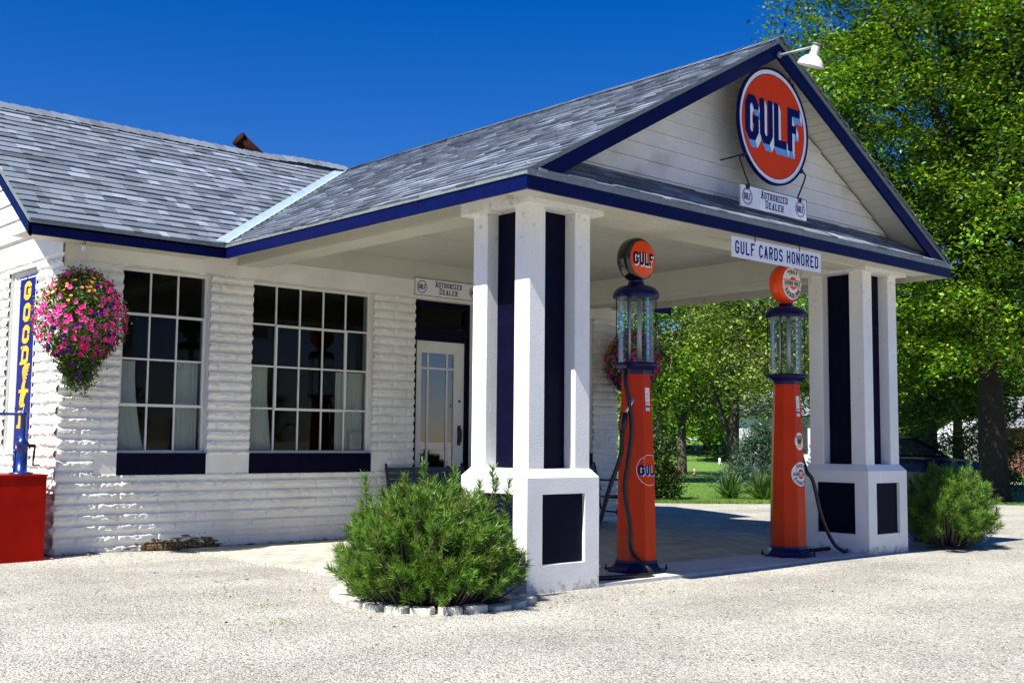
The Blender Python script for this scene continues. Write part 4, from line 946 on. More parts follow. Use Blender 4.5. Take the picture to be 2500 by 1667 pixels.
# ------------------------------------------------------------------ visible gas pumps
def octo(r0, z): return [(r0*math.cos(math.radians(22.5+45*k)), r0*math.sin(math.radians(22.5+45*k)), z) for k in range(8)]
def gas_pump(x, y, z0, label, black):
    P = thing('gas_pump', label, 'gas pump', (x, y, z0), 'antique visible gas pumps on the island'); c = Vector((x, y, 0))
    def ofr(b, prof):
        R = [[c+Vector(p) for p in octo(r, z)] for r, z in prof]; V = [p for q in R for p in q]; n = len(prof)
        b.idx(V, [(i*8+k, i*8+(k+1) % 8, (i+1)*8+(k+1) % 8, (i+1)*8+k) for i in range(n-1) for k in range(8)]+[tuple(range(7,-1,-1)), tuple(range((n-1)*8, n*8))])
    b = MB(); ofr(b, [(.268,z0-.001),(.268,z0+.014),(.235,z0+.020),(.205,z0+.045),(.190,z0+.078),(.188,z0+.098)])
    for k in range(4):
        a = math.radians(45+90*k+8); b.lathe([(.012,0),(.012,.02),(.006,.024),(.006,.045),(.0,.047)], (x+.262*math.cos(a),y+.262*math.sin(a),z0+.01), 8)
    obj('base', b, M['blue'], P)
    b = MB(); rb, rt = .178, .128; ofr(b, [(rb,z0+.098),(.1765,z0+.30),(.165,z0+.8),(.148,z0+1.25),(rt,z0+1.695)]); body = obj('body', b, M['red'], P)
    def fr(z): return float(np.interp(z-z0, [.098,.30,.8,1.25,1.695], [.178,.1765,.165,.148,.128]))*math.cos(math.radians(22.5))
    def onbody(px, pz, d=.002):                     # wrap a decal coordinate round the octagon, centred on the -y face
        ap = fr(pz); hw = ap*math.tan(math.radians(22.5)); s = 1 if px >= 0 else -1; a = abs(px)
        if a <= hw: return Vector((x+s*a, y-ap-d, pz))
        a -= hw; dx, dy = math.cos(math.radians(45)), math.sin(math.radians(45)); L = 2*hw
        a2 = min(a, L); q = Vector((x+s*(hw+a2*dx), y-ap+a2*dy, pz)); 
        if a > L: q += Vector((0, a-L, 0))
        nn = Vector((s*.707, -.707, 0)) if a <= L else Vector((s, 0, 0)); return q+nn*d
    def wrap(mbs):                                   # flat decal mesh (x offset, depth, z) -> body
        pass
    def decal(name, cz, build, layers):
        for k, (m_, fn) in enumerate(layers):
            t = MB(); fn(t); v2 = MB()
            for f in t.f:
                pts = [t.v[i] for i in f]
                # subdivide wide faces so they bend at the facet edges
                v2.face([onbody(p[0], cz+p[2], .0015+k*.0009-p[1]*.3) for p in pts])
            obj(name if k == 0 else name+'_print', v2, m_, body if k == 0 else body)
    def dgrid(t, r, r2=0, a0=0, a1=2*math.pi, sx=1, sz=1):
        na = 56; nr_ = 7
        for i in range(na):
            A0 = a0+(a1-a0)*i/na; A1 = a0+(a1-a0)*(i+1)/na
            for j in range(nr_):
                q0 = r2+(r-r2)*j/nr_; q1 = r2+(r-r2)*(j+1)/nr_
                P_ = [(q0*math.cos(A0)*sx,0,q0*math.sin(A0)*sz),(q1*math.cos(A0)*sx,0,q1*math.sin(A0)*sz),(q1*math.cos(A1)*sx,0,q1*math.sin(A1)*sz)]
                if q0 > 0: P_.append((q0*math.cos(A1)*sx,0,q0*math.sin(A1)*sz))
                t.face(P_)
    O0 = Vector((0,0,0)); X_, Z_, NN = Vector((1,0,0)), Vector((0,0,1)), Vector((0,-1,0))
    def good_gulf(t_, part, R):
        if part == 'band':
            n = 24
            for i in range(n):
                xa = -R+2*R*i/n; xb = -R+2*R*(i+1)/n; t_.face([(xa*.985,0,-R*.17),(xb*.985,0,-R*.17),(xb*.985,0,R*.17),(xa*.985,0,R*.17)])
        if part == 'txt':
            arctext(t_, 'THAT', O0, X_, Z_, NN, R*.56, R*.31, R*.22, R*.07, R*.065, top=True, dep=0)
            arctext(t_, 'GASOLINE', O0, X_, Z_, NN, R*.90, R*.31, R*.19, R*.055, R*.06, top=False, dep=0)
            ctext(t_, 'GOOD GULF', O0, X_, Z_, NN, R*.30, R*.165, R*.04, R*.06, dep=0, space=R*.10)
    if black:
        cz = z0+.86; R = .132
        decal('round_decal', cz, None, [(M['enwhite'], lambda t: dgrid(t, R)), (M['enorange'], lambda t: dgrid(t, R*.965))])
        bn, bw, bl = MB(), MB(), MB(); h, w, g, t = .088, .052, .007, .018
        gulf(bn, bw, bl, Vector((-(4*w+3*g)/2, 0, -h/2)), X_, Z_, NN, h, w, g, t, .008, -.010, dep=.001)
        for nm, bb, m_ in (('decal_letters', bn, M['ennavy']), ('decal_letter_edge', bw, M['enwhite']), ('decal_letter_edge', bl, M['enlight'])):
            v2 = MB()
            for f in bb.f: v2.face([onbody(bb.v[i][0], cz+bb.v[i][2], .0028-bb.v[i][1]) for i in f])
            obj(nm, v2, m_, body)
    else:
        cz = z0+.80; R = .118
        decal('round_decal', cz, None, [(M['enwhite'], lambda t: dgrid(t, R)), (M['enorange'], lambda t: dgrid(t, R*.42, R*.0)), (M['enwhite'], lambda t: good_gulf(t, 'band', R)), (M['ink'], lambda t: good_gulf(t, 'txt', R))])
        cz = z0+1.12
        def tri(t_):
            for k in range(8):
                za, zb = .055-.014*k, .055-.014*(k+1); wa, wb = .056-.0055*k, .056-.0055*(k+1); t_.face([(-wa,0,za),(wa,0,za),(wb,0,zb),(-wb,0,zb)])
        def yel(t_):
            t_.face([(-.030,0,-.060),(.030,0,-.060),(.030,0,-.025),(-.030,0,-.025)]); ctext(t_, 'ETHYL', Vector((0,0,.034)), X_, Z_, NN, .030, .016, .004, .005, dep=0)
        decal('oval_decal', cz, None, [(M['enwhite'], lambda t: dgrid(t, .086, sx=.80)), (M['ink'], tri), (M['enyellow'], yel)])
    # instruction plate on the upper front
    cz = z0+1.49; b = MB(); b.face([onbody(-.028, cz-.075, .003), onbody(.028, cz-.075, .003), onbody(.028, cz+.075, .003), onbody(-.028, cz+.075, .003)]); obj('instruction_plate', b, M['paper'], body)
    t = MB(); ctext(t, '2', Vector((0,0,.018)), X_, Z_, NN, .022, .012, 0, .003, dep=0); ctext(t, '1', Vector((0,0,-.018)), X_, Z_, NN, .022, .012, 0, .003, dep=0); ctext(t, 'PUMPS', Vector((0,0,-.055)), X_, Z_, NN, .016, .007, .003, .002, dep=0)
    v2 = MB()
    for f in t.f: v2.face([onbody(t.v[i][0], cz+t.v[i][2], .004) for i in f])
    obj('plate_print', v2, M['ink'], body)
    b = MB(); b.face([onbody(-.026, z0+1.365, .003), onbody(.026, z0+1.365, .003), onbody(.026, z0+1.395, .003), onbody(-.026, z0+1.395, .003)]); obj('small_plate', b, M['steel'], body)
    zt = z0+1.695
    b = MB(); ofr(b, [(.135,zt-.012),(.150,zt+.02),(.172,zt+.035),(.195,zt+.055)]); b.lathe([(.20,zt+.055),(.208,zt+.066),(.208,zt+.078),(.17,zt+.09)], c, 32); obj('collar', b, M['blue'], P)
    zg = zt+.09; ztop = zg+.575
    b = MB(); b.lathe([(.156,zg-.003),(.156,ztop+.01)], c, 48); V = b.f; b.f = b.f[:-2]; b.mi = b.mi[:-2]; b.col = b.col[:-2]; b.sm = b.sm[:-2]; obj('glass_cylinder', b, M['cyl'], P)
    b = MB(); b.tube([(x+.02,y-.02,zg-.01),(x+.02,y-.02,ztop)], .020, 14); b.tube([(x-.05,y+.03,zg-.01),(x-.05,y+.03,ztop)], .011, 12); obj('inner_pipe', b, M['pipe'], P)
    b = MB(); a = math.radians(-75); mx, my = x+.115*math.cos(a), y+.115*math.sin(a); b.box(mx-.016, mx+.016, my, my+.004, zg, ztop); gs = obj('gauge_strip', b, M['enlight' if black else 'steel'], P)
    b = MB()
    for k in range(10): ctext(b, str((k+1) % 10), (mx, my, zg+.03+k*.054), UX, UZ, NY, .026, .015, 0, .004); disc(b, (mx,my,zg+.03+k*.054), UX, UZ, NY, .0165, .0006, 16, r2=.0145)
    obj('gauge_numbers', b, M['enwhite' if black else 'ink'], gs)
    for a in (20, 110, 200, 290):
        a = math.radians(a); b = MB(); b.tube([(x+.185*math.cos(a),y+.185*math.sin(a),zg-.01),(x+.185*math.cos(a),y+.185*math.sin(a),ztop+.02)], .0045, 8); obj('tie_rod', b, M['blue'], P)
    b = MB(); b.lathe([(.195,ztop-.012),(.203,ztop),(.203,ztop+.02),(.196,ztop+.045),(.165,ztop+.080),(.11,ztop+.100),(.072,ztop+.108),(.070,ztop+.135)], c, 40); obj('dome_cap', b, M['blue'], P)
    gzc = ztop+.135+.195; b = MB(); b.lathe([(.060,ztop+.132),(.062,ztop+.15),(.056,ztop+.165)], c, 20)
    gc = Vector((x, y, gzc)); R = .195
    b.lathe([(R*.76,-.078),(R*.90,-.068),(R*.98,-.045),(R,-.02),(R,.02),(R*.98,.045),(R*.90,.068),(R*.82,.078)], gc, 56, axis=(0,1,0))
    gb = obj('globe', b, M['globeblack'] if black else M['globeorange'], P); fc = gc+NY*.078
    def dome(t_, r, dep, r2=0, a0=0, a1=2*math.pi):
        na = 48; nr_ = 6
        for i in range(na):
            A0 = a0+(a1-a0)*i/na; A1 = a0+(a1-a0)*(i+1)/na
            for j in range(nr_):
                q0 = r2+(r-r2)*j/nr_; q1 = r2+(r-r2)*(j+1)/nr_
                t_.s = True; t_.face([fc+UX*(q*math.cos(A))+UZ*(q*math.sin(A))+NY*(dep+bul(q)) for q, A in ((q0,A0),(q1,A0),(q1,A1),(q0,A1))][(0 if q0 > 0 else 1):]); t_.s = False
    def bul(q): return .018*(1-(q/(R*.8))**2)
    rf = R*.82
    def lift(t_, nm, m_, dep):
        v2 = MB()
        for f in t_.f:
            pts = [Vector(t_.v[i]) for i in f]; v2.face([p+NY*(dep+bul(math.hypot(p.x-fc.x, p.z-fc.z))) for p in pts])
        obj(nm, v2, m_, gb)
    t = MB(); dome(t, rf, .001); obj('globe_face', t, M['globeorange'] if black else M['enwhite'], gb)
    if black:
        bn, bw, bl = MB(), MB(), MB(); h, w, g, t_ = .105, .060, .008, .021
        gulf(bn, bw, bl, fc+UX*(-(4*w+3*g)/2)-UZ*(h/2), UX, UZ, NY, h, w, g, t_, .010, -.014, dep=.001, arch=.12)
        lift(bn, 'globe_letters', M['ennavy'], .001); lift(bw, 'globe_letter_edge', M['enwhite'], .001); lift(bl, 'globe_letter_edge', M['enwhite'], .001)
    else:
        t = MB(); dome(t, rf*.42, .002); 
        obj('orange_centre', t, M['globeorange'], gb)
        t = MB(); n = 20
        for i in range(n):
            xa = -rf+2*rf*i/n; xb = -rf+2*rf*(i+1)/n
            for s0, s1, in ((-.17, .17),): t.face([fc+UX*xa*.98+UZ*rf*s0, fc+UX*xb*.98+UZ*rf*s0, fc+UX*xb*.98+UZ*rf*s1, fc+UX*xa*.98+UZ*rf*s1])
        lift(t, 'white_band', M['enwhite'], .003)
        t = MB()
        for i in range(n):
            for zz in (.17, -.23):
                xa = -rf+2*rf*i/n; xb = -rf+2*rf*(i+1)/n; t.face([fc+UX*xa*.96+UZ*rf*zz, fc+UX*xb*.96+UZ*rf*zz, fc+UX*xb*.96+UZ*rf*(zz+.06), fc+UX*xa*.96+UZ*rf*(zz+.06)])
        lift(t, 'band_line', M['globeorange'], .0036)
        t = MB(); arctext(t, 'THAT', fc, UX, UZ, NY, rf*.58, rf*.30, rf*.20, rf*.06, rf*.07, top=True, dep=0); arctext(t, 'GASOLINE', fc, UX, UZ, NY, rf*.92, rf*.30, rf*.19, rf*.05, rf*.065, top=False, dep=0); ctext(t, 'GOOD GULF', fc, UX, UZ, NY, rf*.27, rf*.165, rf*.04, rf*.06, dep=0, space=rf*.1)
        lift(t, 'globe_letters', M['ink'], .0048)
    # pump lever and bracket on the east side
    b = MB(); b.tube(cat([(x+.14,y+.03,z0+1.02),(x+.20,y+.03,z0+1.0),(x+.205,y+.03,z0+.6),(x+.20,y+.03,z0+.16)]), .018, 8); b.box(x+.12, x+.2, y+.015, y+.045, z0+.74, z0+.77); obj('pump_lever', b, M['blue'], P)
    return P, zt
P1, zt1 = gas_pump(3.44, -4.144, .022, 'red gas pump nearest the front pillar with black globe reading GULF', True)
P2_, zt2 = gas_pump(5.638, -4.184, .022, 'red gas pump farther along the island with all-orange globe', False)
def hose(par, pts, noz, r=.019):
    b = MB(); b.tube(cat(pts, 8), r, 10); h = obj('hose', b, M['black'], par)
    A, B, Cc = [Vector(q) for q in noz]
    b = MB(); b.tube([A, A.lerp(B, .5), B], [.017, .024, .022], 10); d = (B-A).normalized(); s = d.cross(Vector((0,1,0))).normalized()
    b.tube(cat([A+d*.02, A+d*.06+Vector((-.055,0,-.02)), B+Vector((-.05,0,-.0)), B]), .006, 6); nz = obj('nozzle', b, M['black'], par)
    b = MB(); b.tube([B, Cc], [.015, .012], 10); obj('spout', b, M['steel'], nz)
x, y = 3.44, -4.144
hose(P1, [(x-.17,y-.03,zt1+.02),(x-.216,y-.075,zt1-.10),(x-.179,y-.109,zt1-.45),(x-.200,y-.09,zt1-.75),(x-.223,y-.069,zt1-1.0),(x-.190,y-.102,zt1-1.32),(x-.200,y-.13,zt1-1.52),(x-.22,y-.36,.055),(x-.45,y-.36,.043),(x-.80,y-.28,.043),(x-.98,y-.20,.06),(x-.80,y-.12,.18),(x-.50,y-.02,.40),(x-.32,y+.02,.72),(x-.250,y-.045,1.0),(x-.238,y-.056,1.22)],
     [(x-.236,y-.058,1.20),(x-.222,y-.074,1.36),(x-.162,y-.127,1.50)])
x, y = 5.638, -4.184
hose(P2_, [(x+.12,y+.06,zt2+.01),(x+.16,y+.07,zt2-.12),(x+.19,y+.02,zt2-.5),(x+.17,y-.10,zt2-.85),(x+.20,y-.16,.75),(x+.30,y-.19,.40),(x+.48,y-.20,.14),(x+.66,y-.20,.045),(x+.88,y-.12,.042),(x+.93,y-.02,.042),(x+.80,y+.06,.042),(x+.45,y+.06,.042),(x+.25,y+.10,.05),(x+.21,y+.09,.4),(x+.20,y+.10,.9),(x+.20,y+.08,1.22)],
     [(x+.20,y+.08,1.20),(x+.205,y+.05,1.36),(x+.26,y-.01,1.48)])

# ------------------------------------------------------------------ oil dispenser
S = thing('oil_dispenser', 'red oil cabinet with blue hand pump on its lid beside the end wall', 'oil dispenser', (-.52, .05, 0))
b = MB(); b.bevbox(-.86, -.155, -.235, .36, .005, .762, .01); b.bevbox(-.868, -.147, -.243, .368, .762, .778, .012); cab = obj('cabinet', b, M['redbox'], S)
b = MB(); b.lathe([(.11,0),(.11,.016),(.08,.024),(0,.026)], (-.66,.05,.778), 24); obj('filler_lid', b, M['redbox'], cab)
px, py = -.335, -.075; b = MB()
b.lathe([(.105,.778),(.105,.792),(.075,.800),(.052,.806),(.048,1.03),(.058,1.04),(.060,1.055),(.045,1.085),(.028,1.11),(.026,1.30),(.032,1.305),(.034,1.335),(.022,1.345),(.012,1.36),(.012,1.375),(0,1.38)], (px,py,0), 24)
hp = obj('hand_pump', b, M['blue2'], S)
b = MB(); b.tube(cat([(px,py,1.322),(px-.10,py+.06,1.322),(px-.19,py+.11,1.325),(px-.225,py+.13,1.345),(px-.27,py+.16,1.39)]), .014, 10); obj('spout', b, M['blue2'], hp)
b = MB(); b.tube([(px-.05,py+.03,.80),(px-.05,py+.03,1.0)], .014, 8)
for z in (.83, .90, .97): b.lathe([(.022,0),(.022,.02)], (px-.05,py+.03,z), 10)
obj('piston_rod', b, M['blue2'], hp)
b = MB(); b.box(px+.045, px+.10, py-.045, py-.025, 1.02, 1.05); b.tube([(px+.10,py-.04,1.04),(px+.085,py-.05,.90)], .010, 8); b.tube([(px+.085,py-.05,.86),(px+.13,py-.09,.86)], .006, 8); b.tube([(px+.085,py-.05,.90),(px+.085,py-.05,.855)], .008, 8); obj('crank_handle', b, M['rust'], hp)

# ------------------------------------------------------------------ curtains, notice, house number
def curtain(label, x0, x1, z0, z1, seed, flare=0):
    b = MB(); r = random.Random(seed); n = 46; P = []
    for i in range(n+1):
        s = i/n; xx = x0+(x1-x0)*s; yy = .16+.013*math.sin(s*44+seed)+.007*math.sin(s*97); 
        P.append([(xx+flare*max(0,(1-k/5))**2*(s if flare > 0 else 1-s)*1.0, yy*(1) + .004*math.sin(k*2+s*20), z0+(z1-z0)*k/5) for k in range(6)])
    V = [p for c in P for p in c]; b.idx(V, [(i*6+k, (i+1)*6+k, (i+1)*6+k+1, i*6+k+1) for i in range(n) for k in range(5)], True)
    o = obj('curtain', b, M['curtain'], None, ((x0+x1)/2, .16, z0)); tag(o, label, 'curtain', 'half curtains hanging in the shop windows')
curtain('narrow grey half curtain at the left side of the three-column front window', .62, .80, 1.0, 1.88, 1, .12)
curtain('wide pleated half curtain at the right side of the three-column front window', 1.235, 1.49, 1.0, 1.90, 2)
curtain('grey half curtain at the left side of the five-column front window', 2.03, 2.29, 1.0, 1.90, 3, .07)
curtain('pleated half curtain at the right side of the five-column front window above the notice', 3.16, 3.53, 1.0, 1.88, 4)
b = MB(); b.hexa([(3.345,.115,1.0),(3.505,.115,1.0),(3.505,.118,1.0),(3.345,.118,1.0),(3.335,.095,1.20),(3.495,.095,1.20),(3.495,.098,1.20),(3.335,.098,1.20)])
S = obj('paper_notice', b, M['paper'], None, (3.42, .11, 1.0)); tag(S, 'white handwritten paper notice propped in the lower corner of the five-column window', 'notice')
b = MB(); r = random.Random(5)
for k in range(6):
    z = 1.175-k*.024; yy = .112-(z-1.0)*.1; xx = 3.36+r.random()*.01
    while xx < 3.47:
        l = r.uniform(.01, .03); b.face([(xx,yy,z),(xx+l,yy,z+.002),(xx+l,yy,z+.007),(xx,yy,z+.006)]); xx += l+.006
    if k > 3: pass
obj('handwriting', b, M['ink'], S)
b = MB(); b.box(4.48, 4.72, .068, .0735, .64, .755); S = obj('house_number', b, M['ink'], None, (4.6, .07, .64)); tag(S, 'small dark plate with white number 245 low on the glazed door', 'number plate')
b = MB(); ctext(b, '245', (4.60, .068, .697), UX, UZ, NY, .085, .055, .014, .013); obj('digits', b, M['enwhite'], S)
# ------------------------------------------------------------------ benches
def bench(label, cx, cy, ang):
    B = thing('bench', label, 'bench', (cx, cy, .016), 'dark slatted benches against the front wall'); ca, sa = math.cos(ang), math.sin(ang)
    def T(p): return (cx+p[0]*ca-p[1]*sa, cy+p[0]*sa+p[1]*ca, .016+p[2])
    L = .58
    for nm, prs in (('seat', [(-.20+k*.062, .40-.006*k) for k in range(6)]), ('backrest', None)):
        b = MB()
        if prs:
            for yy, zz in prs: b.hexa([T((-L,yy,zz)),T((L,yy,zz)),T((L,yy+.05,zz-.004)),T((-L,yy+.05,zz-.004)),T((-L,yy,zz+.022)),T((L,yy,zz+.022)),T((L,yy+.05,zz+.018)),T((-L,yy+.05,zz+.018))])
        else:
            for k in range(5):
                yy, zz = .175+k*.022, .46+k*.068; b.hexa([T((-L,yy,zz)),T((L,yy,zz)),T((L,yy+.02,zz)),T((-L,yy+.02,zz)),T((-L,yy+.014,zz+.055)),T((L,yy+.014,zz+.055)),T((L,yy+.034,zz+.055)),T((-L,yy+.034,zz+.055))])
        obj(nm, b, M['bench'], B)
    for s in (-1, 1):
        X = s*(L-.02); b = MB()
        b.tube(cat([T((X,.20,.40)),T((X,.24,.55)),T((X,.29,.80)),T((X,.30,.82))]), .015, 8)
        b.tube(cat([T((X,-.20,.385)),T((X,.0,.375)),T((X,.20,.385))]), .014, 8)
        b.tube(cat([T((X,.23,.60)),T((X,.05,.60)),T((X,-.15,.61)),T((X,-.22,.58)),T((X,-.19,.53)),T((X,-.15,.50)),T((X,-.18,.40))]), .013, 8)
        b.tube(cat([T((X,-.20,.38)),T((X,-.17,.26)),T((X,-.12,.19)),T((X,-.18,.10)),T((X,-.22,.0))]), .015, 8)
        b.tube(cat([T((X,.20,.38)),T((X,.18,.26)),T((X,.14,.19)),T((X,.20,.10)),T((X,.26,.0))]), .015, 8)
        b.tube([T((X,-.14,.19)),T((X,.16,.19))], .012, 8)
        obj('side_frame', b, M['iron'], B)
bench('dark slatted bench with iron side frames against the wall right of the door', 6.55, -.42, 0)
bench('dark slatted bench left of the door half hidden behind the big pine shrub', 4.26, -.40, 0)
# ------------------------------------------------------------------ edging stones
ringp = [(1.05,-3.50),(.80,-3.62),(.64,-3.80),(.55,-4.0),(.49,-4.2),(.46,-4.42),(.49,-4.63),(.58,-4.80),(.73,-4.93),(.93,-5.0),(1.13,-5.02),(1.32,-4.97),(1.48,-4.88),(1.60,-4.76)]
r = random.Random(8)
lab = ['at the far left end of the ring by the porch paving','second from the far left end','on the left of the ring, third from its far end','on the left of the ring, fourth from its far end','at the leftmost bulge of the ring','just in front of the leftmost bulge','at the front left turn of the ring','left of the front middle, lit by the sun','first of the front row seen face on','in the middle of the front row','right of the front middle where the shadow starts','in the shade of the shrub at the front right','second from the pillar end of the ring','in deep shade next to the front pillar']
DENS = cat([(p[0],p[1],0) for p in ringp], 10); acc = 0; last = None; cnt = 0; places = []
for i in range(1, len(DENS)):
    d = (DENS[i]-DENS[i-1]).length; acc += d
    if acc >= .168: places.append((DENS[i], (DENS[i]-DENS[i-1]).normalized())); acc = 0
for i, (p, d) in enumerate(places):
    b = MB(); a = math.atan2(d.y, d.x)+r.uniform(-.1, .1); L, W = .078, .058; h = .044+r.uniform(-.007, .005)
    poly = []
    for k in range(9): t = -math.pi/2+math.pi*k/8; poly.append((L-.02+.02*math.cos(t), -W+(.0)+ (k/8)*2*W) if False else (L*.8+L*.2*math.cos(t), W*math.sin(t)))
    for k in range(9): t = math.pi/2+math.pi*k/8; poly.append((-L*.8+L*.2*math.cos(t), W*math.sin(t)))
    ca, sa = math.cos(a), math.sin(a); tilt = r.uniform(-.006, .006); z0 = float(gz(p.x, p.y))
    lo = [(p.x+u*ca-v*sa, p.y+u*sa+v*ca) for u, v in poly]; hi = [(p.x+(u*ca-v*sa)*.93, p.y+(u*sa+v*ca)*.93) for u, v in poly]; n = len(poly)
    V = [(q[0],q[1],z0-.03) for q in lo]+[(q[0],q[1],z0+h-.008+tilt) for q in lo]+[(q[0],q[1],z0+h+tilt) for q in hi]
    b.idx(V, [(k,(k+1)%n,n+(k+1)%n,n+k) for k in range(n)]+[(n+k,n+(k+1)%n,2*n+(k+1)%n,2*n+k) for k in range(n)]+[tuple(range(2*n,3*n))])
    o = obj('edging_stone', b, M['edge'], None, (p.x, p.y, z0)); N_s = len(places)
    ordw = ['first','second','third','fourth','fifth','sixth','seventh','eighth','ninth','tenth','eleventh','twelfth','thirteenth','fourteenth','fifteenth','sixteenth','seventeenth','eighteenth','nineteenth','twentieth']
    if i < N_s//2: lb = 'pale concrete edging block, %s from the porch end of the shrub ring' % ordw[i]
    else: lb = 'concrete edging block, %s from the pillar end of the shrub ring' % ordw[N_s-1-i]
    tag(o, lb, 'edging block', 'scalloped edging blocks around the pine shrub')
b = MB(); b.lathe([(.0,.022),(.45,.020),(.55,.0)], (1.02,-4.45,0), 40); M['soil'] = mat('dark_soil', (.04,.03,.02), .95, var=.4, vscale=20, bump=.6, bscale=60, bdist=.01)
tag(obj('planting_bed', b, M['soil']), kind='structure')
# ------------------------------------------------------------------ vegetation generators
def leaf_quads(C, r, size, up=.5, asp=.5, fold=0.0, down=None):
    """C (n,3) centres -> rhombus leaves"""
    n = len(C); N = r.randn(n, 3); N[:, 2] = np.abs(N[:, 2])+up; N /= np.linalg.norm(N, axis=1)[:, None]
    A = r.randn(n, 3); 
    if down is not None: A[:, 2] -= down
    A -= N*(A*N).sum(1)[:, None]; A /= np.linalg.norm(A, axis=1)[:, None]; B = np.cross(N, A)
    s = (size*(.6+.8*r.rand(n)))[:, None]
    tip = C+A*s*.55; base = C-A*s*.45; m1 = C+B*s*asp*.5+N*s*fold; m2 = C-B*s*asp*.5+N*s*fold
    V = np.stack([base, m1, tip, m2], 1).reshape(-1, 3); return V, np.arange(4*n).reshape(-1, 4)
def mixcol(r, n, cols, w, jit=.25):
    idx = r.choice(len(cols), n, p=np.array(w)/sum(w)); c = np.array(cols)[idx]; return c*(1-jit+2*jit*r.rand(n, 1))
GREEN = [(.06,.15,.006), (.12,.25,.010), (.22,.33,.018), (.03,.07,.008), (.30,.24,.04)]
def tree(name, label, base, blobs, n, size, seed, trunk=(.2, 3.0), cols=GREEN, w=(5,5,3,2,.4), group=None, clump=.5, per=60, lean=(0,0), fork=None, bark='bark', shell=.55, droop=.4, limbs=26, catg='tree', gaps=.0):
    r = np.random.RandomState(seed); base = np.array(base, float)
    T = thing(name, label, catg, tuple(base), group)
    vol = np.array([b[3]*b[4]*b[5] for b in blobs]); nc = max(6, n//per); cc = []
    for b, k in zip(blobs, (vol/vol.sum()*nc).astype(int)+1):
        d = r.randn(k, 3); d /= np.linalg.norm(d, axis=1)[:, None]; q = (shell+(1-shell)*r.rand(k))**.7
        lump = 1+.16*np.sin(d[:, 0]*5+seed)+.14*np.sin(d[:, 2]*6+d[:, 1]*4)
        cc.append(np.array(b[:3])+d*(q*lump)[:, None]*np.array(b[3:]))
    cc = np.concatenate(cc)+base; cc = cc[cc[:, 2] > base[2]+.15]
    if gaps: cc = cc[vnoise(cc[:, 0]*.8+cc[:, 1]*.8, cc[:, 2]*.8, seed) > gaps]
    which = r.randint(0, len(cc), n); off = r.randn(n, 3)*clump*np.array([.55, .55, .33]); C = cc[which]+off; C[:, 2] -= droop*clump*(np.hypot(off[:, 0], off[:, 1])/clump)**2*.5
    C = C[C[:, 2] > base[2]+.1]
    V, Fq = leaf_quads(C, r, size, up=.85, down=.5); c = mixcol(r, len(C), cols, w)
    cl = .6+.75*r.rand(len(cc)); c = c*cl[which[:len(C)]][:, None]
    npobj('crown', V, Fq, M['leaf'], T, c)
    b = MB(); tr, th = trunk; B = Vector(base); top = B+Vector((lean[0], lean[1], th)); rr = random.Random(seed)
    path = cat([B-Vector((0,0,.15)), B+Vector((lean[0]*.2, lean[1]*.2, th*.3)), B+Vector((lean[0]*.6, lean[1]*.6, th*.65)), top], 4)
    if len(path) > 2: b.tube(path, [tr*(1.35 if i == 0 else 1.1-.6*i/len(path)) for i in range(len(path))], 12)
    if fork is not None:
        f = cat([B+Vector((0,0,fork[3])), B+Vector((fork[0]*.35, fork[1]*.35, fork[3]+(fork[2]-fork[3])*.45)), B+Vector(fork[:3])], 5); b.tube(f, [tr*(.75-.5*i/len(f)) for i in range(len(f))], 10)
    for i in range(min(limbs, len(cc))):
        e = Vector(cc[r.randint(len(cc))]); t = rr.uniform(.45, 1); s = path[int(t*(len(path)-1))]
        mid = s.lerp(e, .5)+Vector((rr.uniform(-.2,.2), rr.uniform(-.2,.2), .15*(e-s).length)); q = cat([s, mid, e], 4)
        b.tube(q, [tr*.34*(1-.85*k/len(q)) for k in range(len(q))], 6)
    obj('trunk', b, M[bark], T); return T
